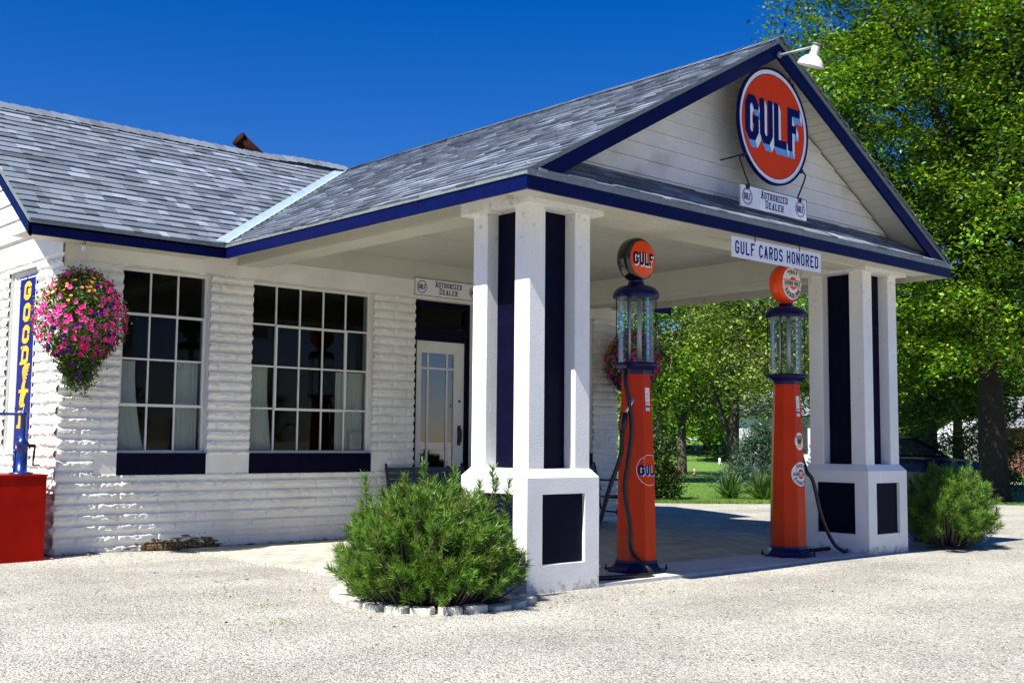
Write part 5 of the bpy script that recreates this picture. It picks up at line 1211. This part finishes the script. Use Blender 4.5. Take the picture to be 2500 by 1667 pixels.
def pine_shrub(name, label, cx, cy, R, Rb, H, nshoot, seed, group, nl=.055, tall=()):
    r = np.random.RandomState(seed); S = thing(name, label, 'pine shrub', (cx, cy, 0), group)
    sh = []
    for i in range(nshoot):
        a = r.rand()*2*math.pi; el = math.asin(r.rand()**.75*.98) if i > nshoot*.3 else math.asin(r.rand()*.45); rad = (.72+.28*r.rand()) if i % 4 else (.35+.4*r.rand())
        x = math.cos(el)*math.cos(a); y = math.cos(el)*math.sin(a); z = math.sin(el)
        lump = 1+.10*math.sin(a*5+seed)+.08*math.sin(a*9+el*4)
        zz = .28*H+z*H*.64*rad; rr = R*rad*lump; k = min(1, zz/(.38*H)); rr *= (Rb/R)+(1-Rb/R)*k
        sh.append((cx+x*rr, cy+y*rr, zz-(.10*H if el < .4 else 0)*r.rand()*1.6, x, y, z))
    for (dx, dy, z) in tall: sh.append((cx+dx, cy+dy, z-.12, dx*.15, dy*.15, 1.4))
    NV, NC = [], []; bs = MB(); bb = MB()
    for i, (x, y, z, dx, dy, dz) in enumerate(sh):
        z = max(z-.03, .05); tall_ = i >= nshoot
        d = np.array([dx*.75, dy*.75, max(dz, 0)*.8+.55])+r.randn(3)*.18; d /= np.linalg.norm(d); L = (.09+.08*r.rand())*(1.6 if tall_ else 1)*(H if H < 1 else 1)
        p0 = np.array([x, y, z])-d*L*.5; n = int(95*(1.5 if tall_ else 1)); t = r.rand(n)**.85
        e1 = np.cross(d, [0,0,1.0]+r.randn(3)*.1); e1 /= np.linalg.norm(e1); e2 = np.cross(d, e1); ph = r.rand(n)*6.283
        side = np.cos(ph)[:, None]*e1+np.sin(ph)[:, None]*e2; f = (.35+.75*t)[:, None]
        nd = side*(1.05-.35*t[:, None])+d*f; nd /= np.linalg.norm(nd, axis=1)[:, None]; l = nl*(.7+.5*r.rand(n))[:, None]
        b0 = p0+d*(L*t)[:, None]; wv = np.cross(nd, r.randn(n, 3)); wv /= np.linalg.norm(wv, axis=1)[:, None]; wv *= .0024
        NV.append(np.stack([b0-wv, b0+wv, b0+nd*l+wv*.3, b0+nd*l-wv*.3], 1)); g = r.rand(n)[:, None]; gg = .75+.5*r.rand()
        yel = r.rand() ; ca = np.array([.04,.125,.014]); cb = np.array([.16,.30,.03]) if yel < .75 else np.array([.20,.27,.04]); NC.append((ca*(1-g)+cb*g)*gg)
        tip = Vector(p0+d*L); D_ = Vector(d)
        if i % 3 == 0: bs.m = 1; bs.tube([tip-D_*.008, tip+D_*.008, tip+D_*.018], [.004, .0045, .001], 5); bs.m = 0
        base = Vector((cx+(x-cx)*.15, cy+(y-cy)*.15, .03)); P0 = Vector(p0); md = base.lerp(P0, .6)+Vector(((x-cx)*.12, (y-cy)*.12, -.05))
        bs.tube([base, md, P0, tip], [.012, .007, .004, .0025], 5)
    V = np.concatenate(NV).reshape(-1, 3); npobj('needles', V, np.arange(len(V)).reshape(-1, 4), M['needle'], S, np.concatenate(NC))
    M.setdefault('bud', mat('orange_bud', (.34,.15,.06), .7)); obj('stems', bs, [M['bark'], M['bud']], S); return S
G_ = 'pine shrubs beside the canopy pillars'
pine_shrub('pine_shrub', 'large rounded mugo pine shrub in a ring of edging blocks before the front pillar', .91, -4.50, .61, .46, .90, 1150, 3, G_, nl=.06, tall=[(-.33,.30,.93), (-.02,.05,1.0), (.04,.0,.93), (.16,-.06,.97), (.36,-.25,1.0), (.39,-.23,.90), (.20,-.3,.90), (.52,-.22,.88), (-.18,.05,.93), (.30,.1,.93)])
pine_shrub('pine_shrub', 'smaller bright pine shrub beyond the rear pillar on open gravel', 8.06, -4.60, .47, .36, .98, 560, 8, G_, nl=.07, tall=[(.06,-.05,.97), (.18,-.15,.98), (.32,-.2,.86)])
# hanging baskets
def basket(label, cx, cy, zt, seed, sc_, shade=False):
    r = np.random.RandomState(seed); S = thing('hanging_basket', label, 'hanging basket', (cx, cy, zt), 'hanging flower baskets under the eaves')
    def prof(t): return np.interp(t, [0, .10, .25, .45, .6, .8, 1.0], [.10, .25, .36, .42, .37, .22, .08])*sc_       # t 0 top .. 1 bottom
    top, bot = zt-.30*sc_, zt-(.30+1.08)*sc_
    n = int(11000*sc_); t = r.rand(n)**.9; a = r.rand(n)*6.283; q = .62+.42*r.rand(n); rad = prof(t)*q*(1+.12*np.sin(a*4+t*7)); z = top+(bot-top)*t
    z = z+r.randn(n)*(.012+.05*sst(.7, 1.0, t))+.05*np.sin(a*3+1)*sst(.6, 1, t)
    C = np.stack([cx+rad*np.cos(a), cy+rad*np.sin(a)*.9, z], 1)+r.randn(n, 3)*(.012+.02*r.rand(n, 1))
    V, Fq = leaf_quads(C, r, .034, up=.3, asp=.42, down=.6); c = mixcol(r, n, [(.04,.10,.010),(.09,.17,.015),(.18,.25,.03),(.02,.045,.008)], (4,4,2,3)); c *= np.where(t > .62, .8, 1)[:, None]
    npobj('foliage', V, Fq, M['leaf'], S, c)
    FV, FF, FC = [], [], []; k = 0
    def flower(p, d, s, col, cc, seg=7, cup=.35):
        nonlocal k
        d = d/np.linalg.norm(d); e1 = np.cross(d, [.1,.2,1.0]); e1 /= np.linalg.norm(e1); e2 = np.cross(d, e1)
        ring_ = [p+s*(math.cos(6.283*i/seg)*e1+math.sin(6.283*i/seg)*e2)*(1+.12*math.sin(i*2.7)) for i in range(seg)]; ce = p-d*s*cup; mid_ = [p*.0+ce+(q_-ce)*.38 for q_ in ring_]
        for i in range(seg):
            j = (i+1) % seg; FV.extend([mid_[i], ring_[i], ring_[j], mid_[j]]); FF.append((k, k+1, k+2, k+3)); k += 4; FC.append(col)
            FV.extend([ce, mid_[i], mid_[j], ce-d*.0005]); FF.append((k, k+1, k+2, k+3)); k += 4; FC.append(cc)
    nf = int(640*sc_)
    for i in range(nf):
        t = r.rand()*.78; a = r.rand()*6.283; u = r.rand()
        west = math.cos(a-math.pi*1.05)
        zz = top+(bot-top)*t; rad = float(prof(t))*(1.0+.10*r.rand()); d = np.array([math.cos(a), math.sin(a), .35-.4*t+.3*r.randn()*.4]); p = np.array([cx+rad*math.cos(a), cy+rad*math.sin(a)*.92, zz])+d*.01
        if t < .34 and (west > .15 or t < .1) and u < .75: flower(p, d+np.array([0,0,.9])+r.randn(3)*.3, .016, (.85,.30,.05), (.55,.12,.02), 8, .2)
        elif t > .66: 
            if u < .5: flower(p, d, .024, (.10,.008,.22), (.03,.0,.08))
            elif u < .8: flower(p, d, .024, (.72,.02,.16), (.35,.0,.08))
        elif u < .08: flower(p, d, .024, (.09,.008,.25), (.03,.0,.08))
        else:
            g = r.rand(); flower(p, d, .018+.008*r.rand(), (.80+.1*g, .02+.05*g, .28+.16*g), (.42,.003,.10))
    for i in range(int(26*sc_)):
        a = r.rand()*6.283; t = .78+.2*r.rand(); rad = float(prof(t))*1.1; flower(np.array([cx+rad*math.cos(a), cy+rad*math.sin(a), top+(bot-top)*t]), np.array([math.cos(a), math.sin(a), -.2]), .022, (.08,.006,.20), (.02,0,.06))
    npobj('flowers', np.array(FV), np.array(FF), M['flower'], S, np.array(FC))
    b = MB()
    for i in range(4):
        a = i*1.571+.5; b.tube([(cx+.18*sc_*math.cos(a), cy+.18*sc_*math.sin(a), top-.22*sc_), (cx, cy, zt-.075)], .0028, 5)
    b.box(cx-.018, cx+.018, cy-.004, cy+.004, zt-.11, zt-.05); b.tube([(cx,cy,zt-.055),(cx,cy,zt-.02)], .004, 6); obj('hanger', b, M['enwhite'], S)
    b = MB(); b.tube(cat([(cx,cy,zt+.01),(cx+.015,cy,zt-.02),(cx,cy,zt-.035),(cx-.015,cy,zt-.02)]), .004, 6); obj('hook', b, M['rust'], S)
    b = MB(); b.lathe([(.05,-.5*sc_),(.12,-.46*sc_),(.15,-.30*sc_),(.13,-.30*sc_)], (cx,cy,zt-.30*sc_+.0), 20); obj('pot', b, M['darkbark'], S)
    b = MB(); rr = random.Random(seed)
    for i in range(int(46*sc_)):
        a = rr.random()*6.283; q = rr.uniform(.10,.34)*sc_; z0 = zt-rr.uniform(.75,1.0)*sc_; L = rr.uniform(.12,.34)*sc_; x, y = cx+q*math.cos(a), cy+q*math.sin(a)
        b.tube(cat([(x,y,z0),(x+rr.uniform(-.02,.02),y+rr.uniform(-.02,.02),z0-L*.5),(x+rr.uniform(-.05,.05),y+rr.uniform(-.03,.03),z0-L)],3), .0018, 4)
    M.setdefault('stem', mat('green_stem', (.10,.16,.03), .7)); obj('trailing_stems', b, M['stem'], S); return S
basket('overflowing pink, orange and purple petunia basket hanging at the sunny west corner', .05, -.32, 2.935, 4, .95)
basket('shaded pink petunia basket hanging beyond the gas pumps at the far corner', 7.62, -.36, 2.92, 9, .92)
# ------------------------------------------------------------------ trees and background
z_ = lambda x, y: float(gz(x, y))
tree('maple_tree', 'tall maple with dense bright crown and thick dark trunk right of the station', (18.45, -.30, z_(18.45,-.3)), [(.0,.0,7.2,3.9,4.6,4.6),(-.3,1.5,8.6,2.6,2.3,3.0),(.2,-1.5,4.6,3.4,3.0,2.1),(.6,-2.2,8,3,3.5,4),(-.7,1.4,4.6,2.5,2.2,1.9),(-1.0,-.9,3.7,2.0,2.4,1.1),(-.2,.2,11,3.5,4,3)], 290000, .098, 11, (.27, 6.5), w=(6,6,3.2,4,.4), clump=.38, per=95, bark='darkbark', limbs=46, lean=(.1,.2), gaps=.17)
tree('garden_tree', 'forked tree with twin grey trunks on the lawn, seen between the gas pumps', (23.0, 9.5, z_(23,9.5)), [(0,0,6.3,3.3,3.3,3.2),(-1.6,1.6,4.6,2.0,2.0,1.7),(1.5,-1.4,4.3,2.2,2.2,1.9)], 30000, .12, 21, (.15, 6.0), clump=.42, per=50, limbs=34, lean=(.1,-.15), fork=(-.9,1.1,4.6,.7), gaps=.28, w=(4,6,5,2,.6))
tree('garden_tree', 'leafy tree at the left edge of the gap behind the nearest pump', (19.8, 9.6, z_(19.8,9.6)), [(0,0,4.6,2.1,2.1,2.4),(-.3,.6,3.0,1.6,1.6,1.2)], 18000, .11, 22, (.09, 4.0), clump=.4, per=50, limbs=24, gaps=.2, w=(4,6,4,2,.6))
tree('garden_tree', 'low dark-trunked tree on the far lawn between the pumps, left of the forked tree', (26.5, 14.3, z_(26.5,14.3)), [(0,0,4.2,2.6,2.6,2.3),(.8,-.9,2.5,1.5,1.5,1.0)], 15000, .12, 23, (.17, 3.5), clump=.45, per=50, limbs=20, cols=[(.04,.10,.012),(.08,.16,.02),(.16,.23,.03),(.02,.05,.01)], w=(4,4,2,3))
tree('garden_tree', 'pale-leaved tree seen just left of the rear pillar above the spruce', (19.6, 5.6, z_(19.6,5.6)), [(0,0,4.3,2.0,2.0,2.4),(0,-.3,2.6,1.3,1.3,.9)], 15000, .10, 24, (.08, 3.6), clump=.4, per=50, limbs=22, cols=[(.10,.17,.03),(.18,.24,.05),(.24,.28,.07),(.05,.09,.015)], w=(4,4,3,3), gaps=.25)
tree('garden_tree', 'dark green tree behind the canopy eave at the right', (21.5, 2.6, z_(21.5,2.6)), [(0,0,5.6,2.6,2.6,3.4),(.4,-1.0,3.0,1.8,1.8,1.4)], 26000, .12, 25, (.14, 5), clump=.45, per=60, limbs=22, w=(5,4,2.5,3,.3))
tree('garden_tree', 'sunlit yellow-green tree at the right edge of the picture behind the maple', (24.5, -3.2, z_(24.5,-3.2)), [(0,0,3.6,2.4,2.4,2.2),(0,0,6.5,3,3,3)], 20000, .13, 26, (.15, 4), clump=.45, per=60, limbs=18, cols=[(.12,.20,.02),(.22,.28,.03),(.30,.33,.05),(.05,.09,.01)], w=(4,5,3,2))
def conifer(label, base, R, H, n, seed, cols, size=.10, zb=.2, name='conifer_tree'):
    r = np.random.RandomState(seed); T = thing(name, label, 'conifer', base); base = np.array(base)
    nc = n//45; t = r.rand(nc)**.8; a = r.rand(nc)*6.283; rr = R*(1-t)**.75*(.7+.35*r.rand(nc))*(1+.15*np.sin(a*5+t*20)); tier = .12*np.sin(t*34)
    C0_ = np.stack([rr*np.cos(a), rr*np.sin(a), zb+(H-zb)*t+tier-.1*rr], 1)+base
    w = r.randint(0, nc, n); C = C0_[w]+r.randn(n, 3)*np.array([.16,.16,.10])*(R/1.4)
    V, Fq = leaf_quads(C, r, size, up=.2, asp=.22); c = mixcol(r, n, cols, (4,4,2,2))*(.7+.6*r.rand(nc))[w][:, None]
    npobj('needles', V, Fq, M['needle'], T, c)
    b = MB(); b.tube([Vector(base)-Vector((0,0,.1)), Vector(base)+Vector((0,0,H*.95))], [.10*R, .02], 8); obj('trunk', b, M['bark'], T); return T
PG = [(.05,.13,.02),(.10,.20,.03),(.16,.26,.05),(.02,.06,.012)]
conifer('soft bright green pine behind the blue car, right of the rear pillar', (21.7, 2.05, z_(21.7,2.05)), 1.75, 4.4, 28000, 31, PG, .13)
conifer('low blue-grey spruce between the rear pump and the yuccas', (17.2, 4.35, z_(17.2,4.35)), 1.05, 1.35, 12000, 32, [(.025,.06,.03),(.05,.10,.05),(.10,.16,.10),(.012,.03,.015)], .09, name='spruce_tree')
def bush(label, base, blobs, n, size, seed, cols, w):
    r = np.random.RandomState(seed); T = thing('garden_bush', label, 'bush', base); base = np.array(base); k = n//40; cc = []
    for b in blobs:
        d = r.randn(k, 3); d /= np.linalg.norm(d, axis=1)[:, None]; cc.append(np.array(b[:3])+d*(.5+.5*r.rand(k, 1))*np.array(b[3:]))
    cc = np.concatenate(cc)+base; wh = r.randint(0, len(cc), n); C = cc[wh]+r.randn(n, 3)*.09; C[:, 2] = np.maximum(C[:, 2], base[2]+.03)
    V, Fq = leaf_quads(C, r, size, up=.3); npobj('foliage', V, Fq, M['leaf'], T, mixcol(r, n, cols, w))
    b = MB(); rr = random.Random(seed)
    for i in range(9): e = Vector(cc[rr.randrange(len(cc))]); b.tube([Vector(base), Vector(base).lerp(e,.5)+Vector((0,0,.1)), e], [.02,.012,.005], 5)
    obj('stems', b, M['bark'], T)
DK = [(.02,.05,.008),(.04,.09,.014),(.10,.16,.03),(.012,.03,.006)]
bush('tall dark bush at the lawn edge behind the nearest pump', (12.95, 3.75, z_(12.95,3.75)), [(0,0,.72,.36,.36,.62),(.05,-.05,.32,.45,.42,.28)], 9000, .06, 41, DK, (4,3,1.5,3))
bush('dark undergrowth in deep shade at the foot of the maple', (21.5, -2.6, z_(21.5,-2.6)), [(0,0,.5,1.4,1.4,.6),(-.3,1.2,.6,.8,.8,.6)], 9000, .09, 42, DK, (4,2,.6,4))
def yucca(label, base, R, n, seed):
    r = random.Random(seed); b = MB()
    for i in range(n):
        a = r.random()*6.283; el = r.uniform(.15, 1.45); L = R*r.uniform(.7, 1.15); d = Vector((math.cos(a)*math.cos(el), math.sin(a)*math.cos(el), math.sin(el))); s = d.cross(Vector((0,0,1)))
        s = s.normalized()*.018 if s.length > .05 else Vector((.018,0,0)); p = Vector(base)+Vector((r.uniform(-.08,.08), r.uniform(-.08,.08), 0)); dr = Vector((0,0,-.22*L*math.cos(el)))
        g = r.random(); b.c = (.03+.09*g, .08+.13*g, .02+.04*g); q = p+d*L*.6+dr*.3; b.face([p-s*.6, p+s*.6, q+s, q-s]); b.face([q-s, q+s, p+d*L+dr])
    tag(obj('yucca_plant', b, M['leaf'], None, base), label, 'yucca', 'yucca clumps at the lawn edge')
yucca('spiky yucca clump on the left, before the forked trunk', (14.55, 3.25, z_(14.55,3.25)+.0), .62, 190, 1)
yucca('spiky yucca clump on the right, in front of the blue-grey spruce', (14.95, 2.75, z_(14.95,2.75)), .66, 210, 2)
# distant trees, one prototype and copies
far = tree('distant_tree', 'distant rounded tree at the far left end of the line beyond the lawn', (48, 48, z_(48,48)), [(0,0,5,3.6,3.6,3.6),(0,2.4,3,2.4,2.4,2.0),(0,-2.4,3,2.4,2.4,2.0)], 11000, .30, 51, (.25, 4), clump=.8, per=40, limbs=14, group='distant trees beyond the lawn')
fl = ['distant rounded tree behind the lawn, in the left of the gap', 'distant rounded tree behind the lawn, left of the dark-trunked tree', 'distant rounded tree behind the lawn, near the middle of the gap', 'distant rounded tree behind the lawn, just left of the forked trunk', 'distant rounded tree behind the lawn, right of the forked trunk', 'distant rounded tree behind the white house',
      'distant rounded tree far behind the rear pillar', 'distant rounded tree far behind the pine', 'distant rounded tree far behind the gambrel shed', 'distant rounded tree far behind the maple trunk', 'distant rounded tree at the far right edge']
for i, lb in enumerate(fl):
    u = 1640+i*85; d = (R2*(u-1250)/FPX+F_); k = 66+6*math.sin(i*2.3) if i < 6 else 62+4*math.sin(i*1.7); x, y = CAM.x+d.x*k, CAM.y+d.y*k
    c = copy_tree(far, (x, y, z_(x, y)-.3), None, lb); c.rotation_euler = (0,0,i*.9); c.scale = (1,1,.85+.2*((i*7) % 5)/5)
for i in range(7):  # unseen trees added behind the camera so the front glass reflects a treeline
    x, y = 6+i*15+3*math.sin(i*2.1), -88-5*math.cos(i*1.7)
    c = copy_tree(far, (x, y, -.2), None, 'added distant tree, out of view behind the camera, for the glass reflections'); c['group'] = 'added unseen trees for the glass reflections'; c.rotation_euler = (0,0,i*.7)
# ------------------------------------------------------------------ far buildings and small things
def at(u, D): d = R2*(u-1250)/FPX+F_; h = Vector((d.x, d.y, 0)); k = D/ (F_.x**2+F_.y**2)**.5 if False else D; return CAM.x+d.x*k, CAM.y+d.y*k
def local(cx, cy, ang, z0):
    ca, sa = math.cos(ang), math.sin(ang); return lambda p: (cx+p[0]*ca-p[1]*sa, cy+p[0]*sa+p[1]*ca, z0+p[2])
# gambrel shed
x, y = at(2405, 46); z0 = z_(x, y)-.35; S = thing('garden_shed', 'small grey speckled shed with gambrel roof partly behind the maple trunk', 'shed', (x, y, z0)); T = local(x, y, YAW-math.pi/2-.05, z0)
G = [(-1.25,0),(-1.25,1.15),(-.92,2.05),(0,2.62),(.92,2.05),(1.25,1.15),(1.25,0)]; b = MB(); b.extr([T((a,0,c)) for a, c in G], Vector(T((0,3,0)))-Vector(T((0,0,0)))); obj('wall', b, M['shedwall'], S)
b = MB()
for i in range(1, 5):
    (a, c), (e, f) = G[i], G[i+1]; b.hexa([T((a,-.08,c+.003)),T((e,-.08,f+.003)),T((e,3.1,f+.003)),T((a,3.1,c+.003)),T((a*1.05,-.08,c+.08)),T((e*1.05,-.08,f+.08)),T((e*1.05,3.1,f+.08)),T((a*1.05,3.1,c+.08))])
obj('roof', b, M['housewhite'], S)
# white house
x, y = at(1905, 40); z0 = z_(x, y)-.1; S = thing('white_house', 'white boarded house glimpsed between the rear pump and the pillar', 'house', (x, y, z0)); T = local(x, y, YAW-math.pi/2, z0)
b = MB(); b.extr([T((a,0,c)) for a, c in ((-.7,0),(1.6,0),(1.6,2.3),(-.7,2.3))], Vector(T((0,4,0)))-Vector(T((0,0,0)))); obj('wall', b, M['housewhite'], S)
b = MB(); b.extr([T((-.9,a,c)) for a, c in ((-.25,2.2),(2,3.1),(4.2,2.2))], Vector(T((2.7,0,0)))-Vector(T((0,0,0)))); obj('roof', b, M['greyroof'], S)
b = MB(); b.extr([T((a,-.03,c)) for a, c in ((.2,.9),(.9,.9),(.9,1.8),(.2,1.8))], Vector(T((0,.02,0)))-Vector(T((0,0,0)))); obj('window', b, M['carglass'], S)
# brown garage
x, y = at(2520, 44); z0 = z_(x, y)-.3; S = thing('brown_garage', 'reddish brown boarded garage at the right edge behind the maple', 'garage', (x, y, z0)); T = local(x, y, YAW-math.pi/2-.35, z0)
b = MB(); b.extr([T((a,0,c)) for a, c in ((-.9,0),(3,0),(3,2.2),(-.9,2.2))], Vector(T((0,4,0)))-Vector(T((0,0,0)))); obj('wall', b, M['brick'], S)
b = MB(); b.extr([T((-1.1,a,c)) for a, c in ((-.3,2.1),(2,3.4),(4.3,2.1))], Vector(T((4.3,0,0)))-Vector(T((0,0,0)))); obj('roof', b, M['greyroof'], S)
# blue car, side view, nose to the right
x, y = at(2228, 26); z0 = z_(x, y); S = thing('parked_car', 'dark blue car parked behind the smaller pine shrub', 'car', (x, y, z0)); T = local(x, y, YAW-math.pi/2-.12, z0)
lo = [(-2.2,.28),(-2.25,.75),(-2.0,.92),(-1.2,.95),(.55,.95),(1.2,.86),(1.62,.72),(1.74,.50),(1.70,.28)]
up_ = [(-1.9,.93),(-1.35,1.32),(-.6,1.42),(-.15,1.38),(.55,.97),(.62,.93)]
def shell(b, prof, w0, w1, zc_=.95):
    n = len(prof); L_ = [T((a,-w0 if c < zc_ else -w1,c)) for a, c in prof]; R_q = [T((a,w0 if c < zc_ else w1,c)) for a, c in prof]
    b.idx(L_+R_q, [tuple(range(n)), tuple(range(2*n-1,n-1,-1))]+[(i,n+i,n+(i+1)%n,(i+1)%n) for i in range(n)])
b = MB(); shell(b, lo, .86, .80, .8); body = obj('body', b, M['carpaint'], S)
b = MB(); shell(b, up_, .78, .60, 1.0); obj('cabin', b, M['carpaint'], S)
b = MB(); 
for yy, s in ((-.0, -1), (0, 1)):
    for q in ([(-1.62,1.02),(-1.28,1.27),(-.70,1.36),(-.70,1.0)], [(-.64,1.0),(-.64,1.36),(-.20,1.33),(.40,.99)]):
        b.face([T((a, s*(.785-.175*max(0,(c-.93))/.49), c)) for a, c in q])
b.face([T((.56,-.66,1.0)),T((.56,.66,1.0)),T((-.12,.56,1.385)),T((-.12,-.56,1.385))]); obj('windows', b, M['carglass'], S)
for a in (-1.35, 1.12):
    for s in (-1, 1):
        p = T((a, s*.80, .31)); axv = Vector(T((0,1,0)))-Vector(T((0,0,0))); b = MB(); b.lathe([(.31,-.10),(.32,-.08),(.32,.08),(.31,.10)], p, 24, axis=axv); wv = obj('wheel', b, M['tyre'], S)
        b = MB(); b.lathe([(.19,-.105),(.19,.105)], p, 16, axis=axv); obj('rim', b, M['steel'], wv)
for s in (-1, 1):
    b = MB(); b.face([T((1.655,s*.55,.70)),T((1.655,s*.80,.70)),T((1.755,s*.80,.56)),T((1.755,s*.55,.56))]); obj('headlight', b, M['lamp'], S)
b = MB(); b.tube([T((.28,-.80,.98)),T((.28,-.95,1.0)),T((.22,-.98,1.04))], [.03,.06,.05], 8); obj('mirror', b, M['carpaint'], S)
# small things far away on the lawn
x, y = at(1656, 38); S = thing('lawn_ornament', 'tiny red squat ornament on the far lawn left of the orange marker', 'ornament', (x, y, z_(x,y))); zz = z_(x, y)
b = MB(); b.lathe([(.08,0),(.09,.04),(.07,.06),(.07,.12),(.09,.13),(.08,.17),(.04,.20),(.02,.22)], (x,y,zz+.02), 16); b.tube([(x-.09,y+.06,zz+.11),(x+.09,y-.06,zz+.11)], .025, 10); obj('body', b, M['redbox'], S)
x, y = at(1694, 38); b = MB(); zz = z_(x, y); b.tube([(x,y,zz),(x,y,zz+.24),(x,y,zz+.28)], [.06,.05,.015], 12); M['orangew'] = mat('faded_orange', (.75,.35,.2), .6)
tag(obj('marker_post', b, M['orangew'], None, (x,y,zz)), 'tiny pale orange marker post on the far lawn right of the red ornament', 'marker post')
x, y = at(1755, 52); b = MB(); zz = z_(x, y); b.tube([(x,y,zz),(x,y,zz+.42),(x,y,zz+.44)], [.05,.05,.01], 10); tag(obj('marker_post', b, M['enwhite'], None, (x,y,zz)), 'tiny white post on the far lawn beside the forked trunk', 'marker post')
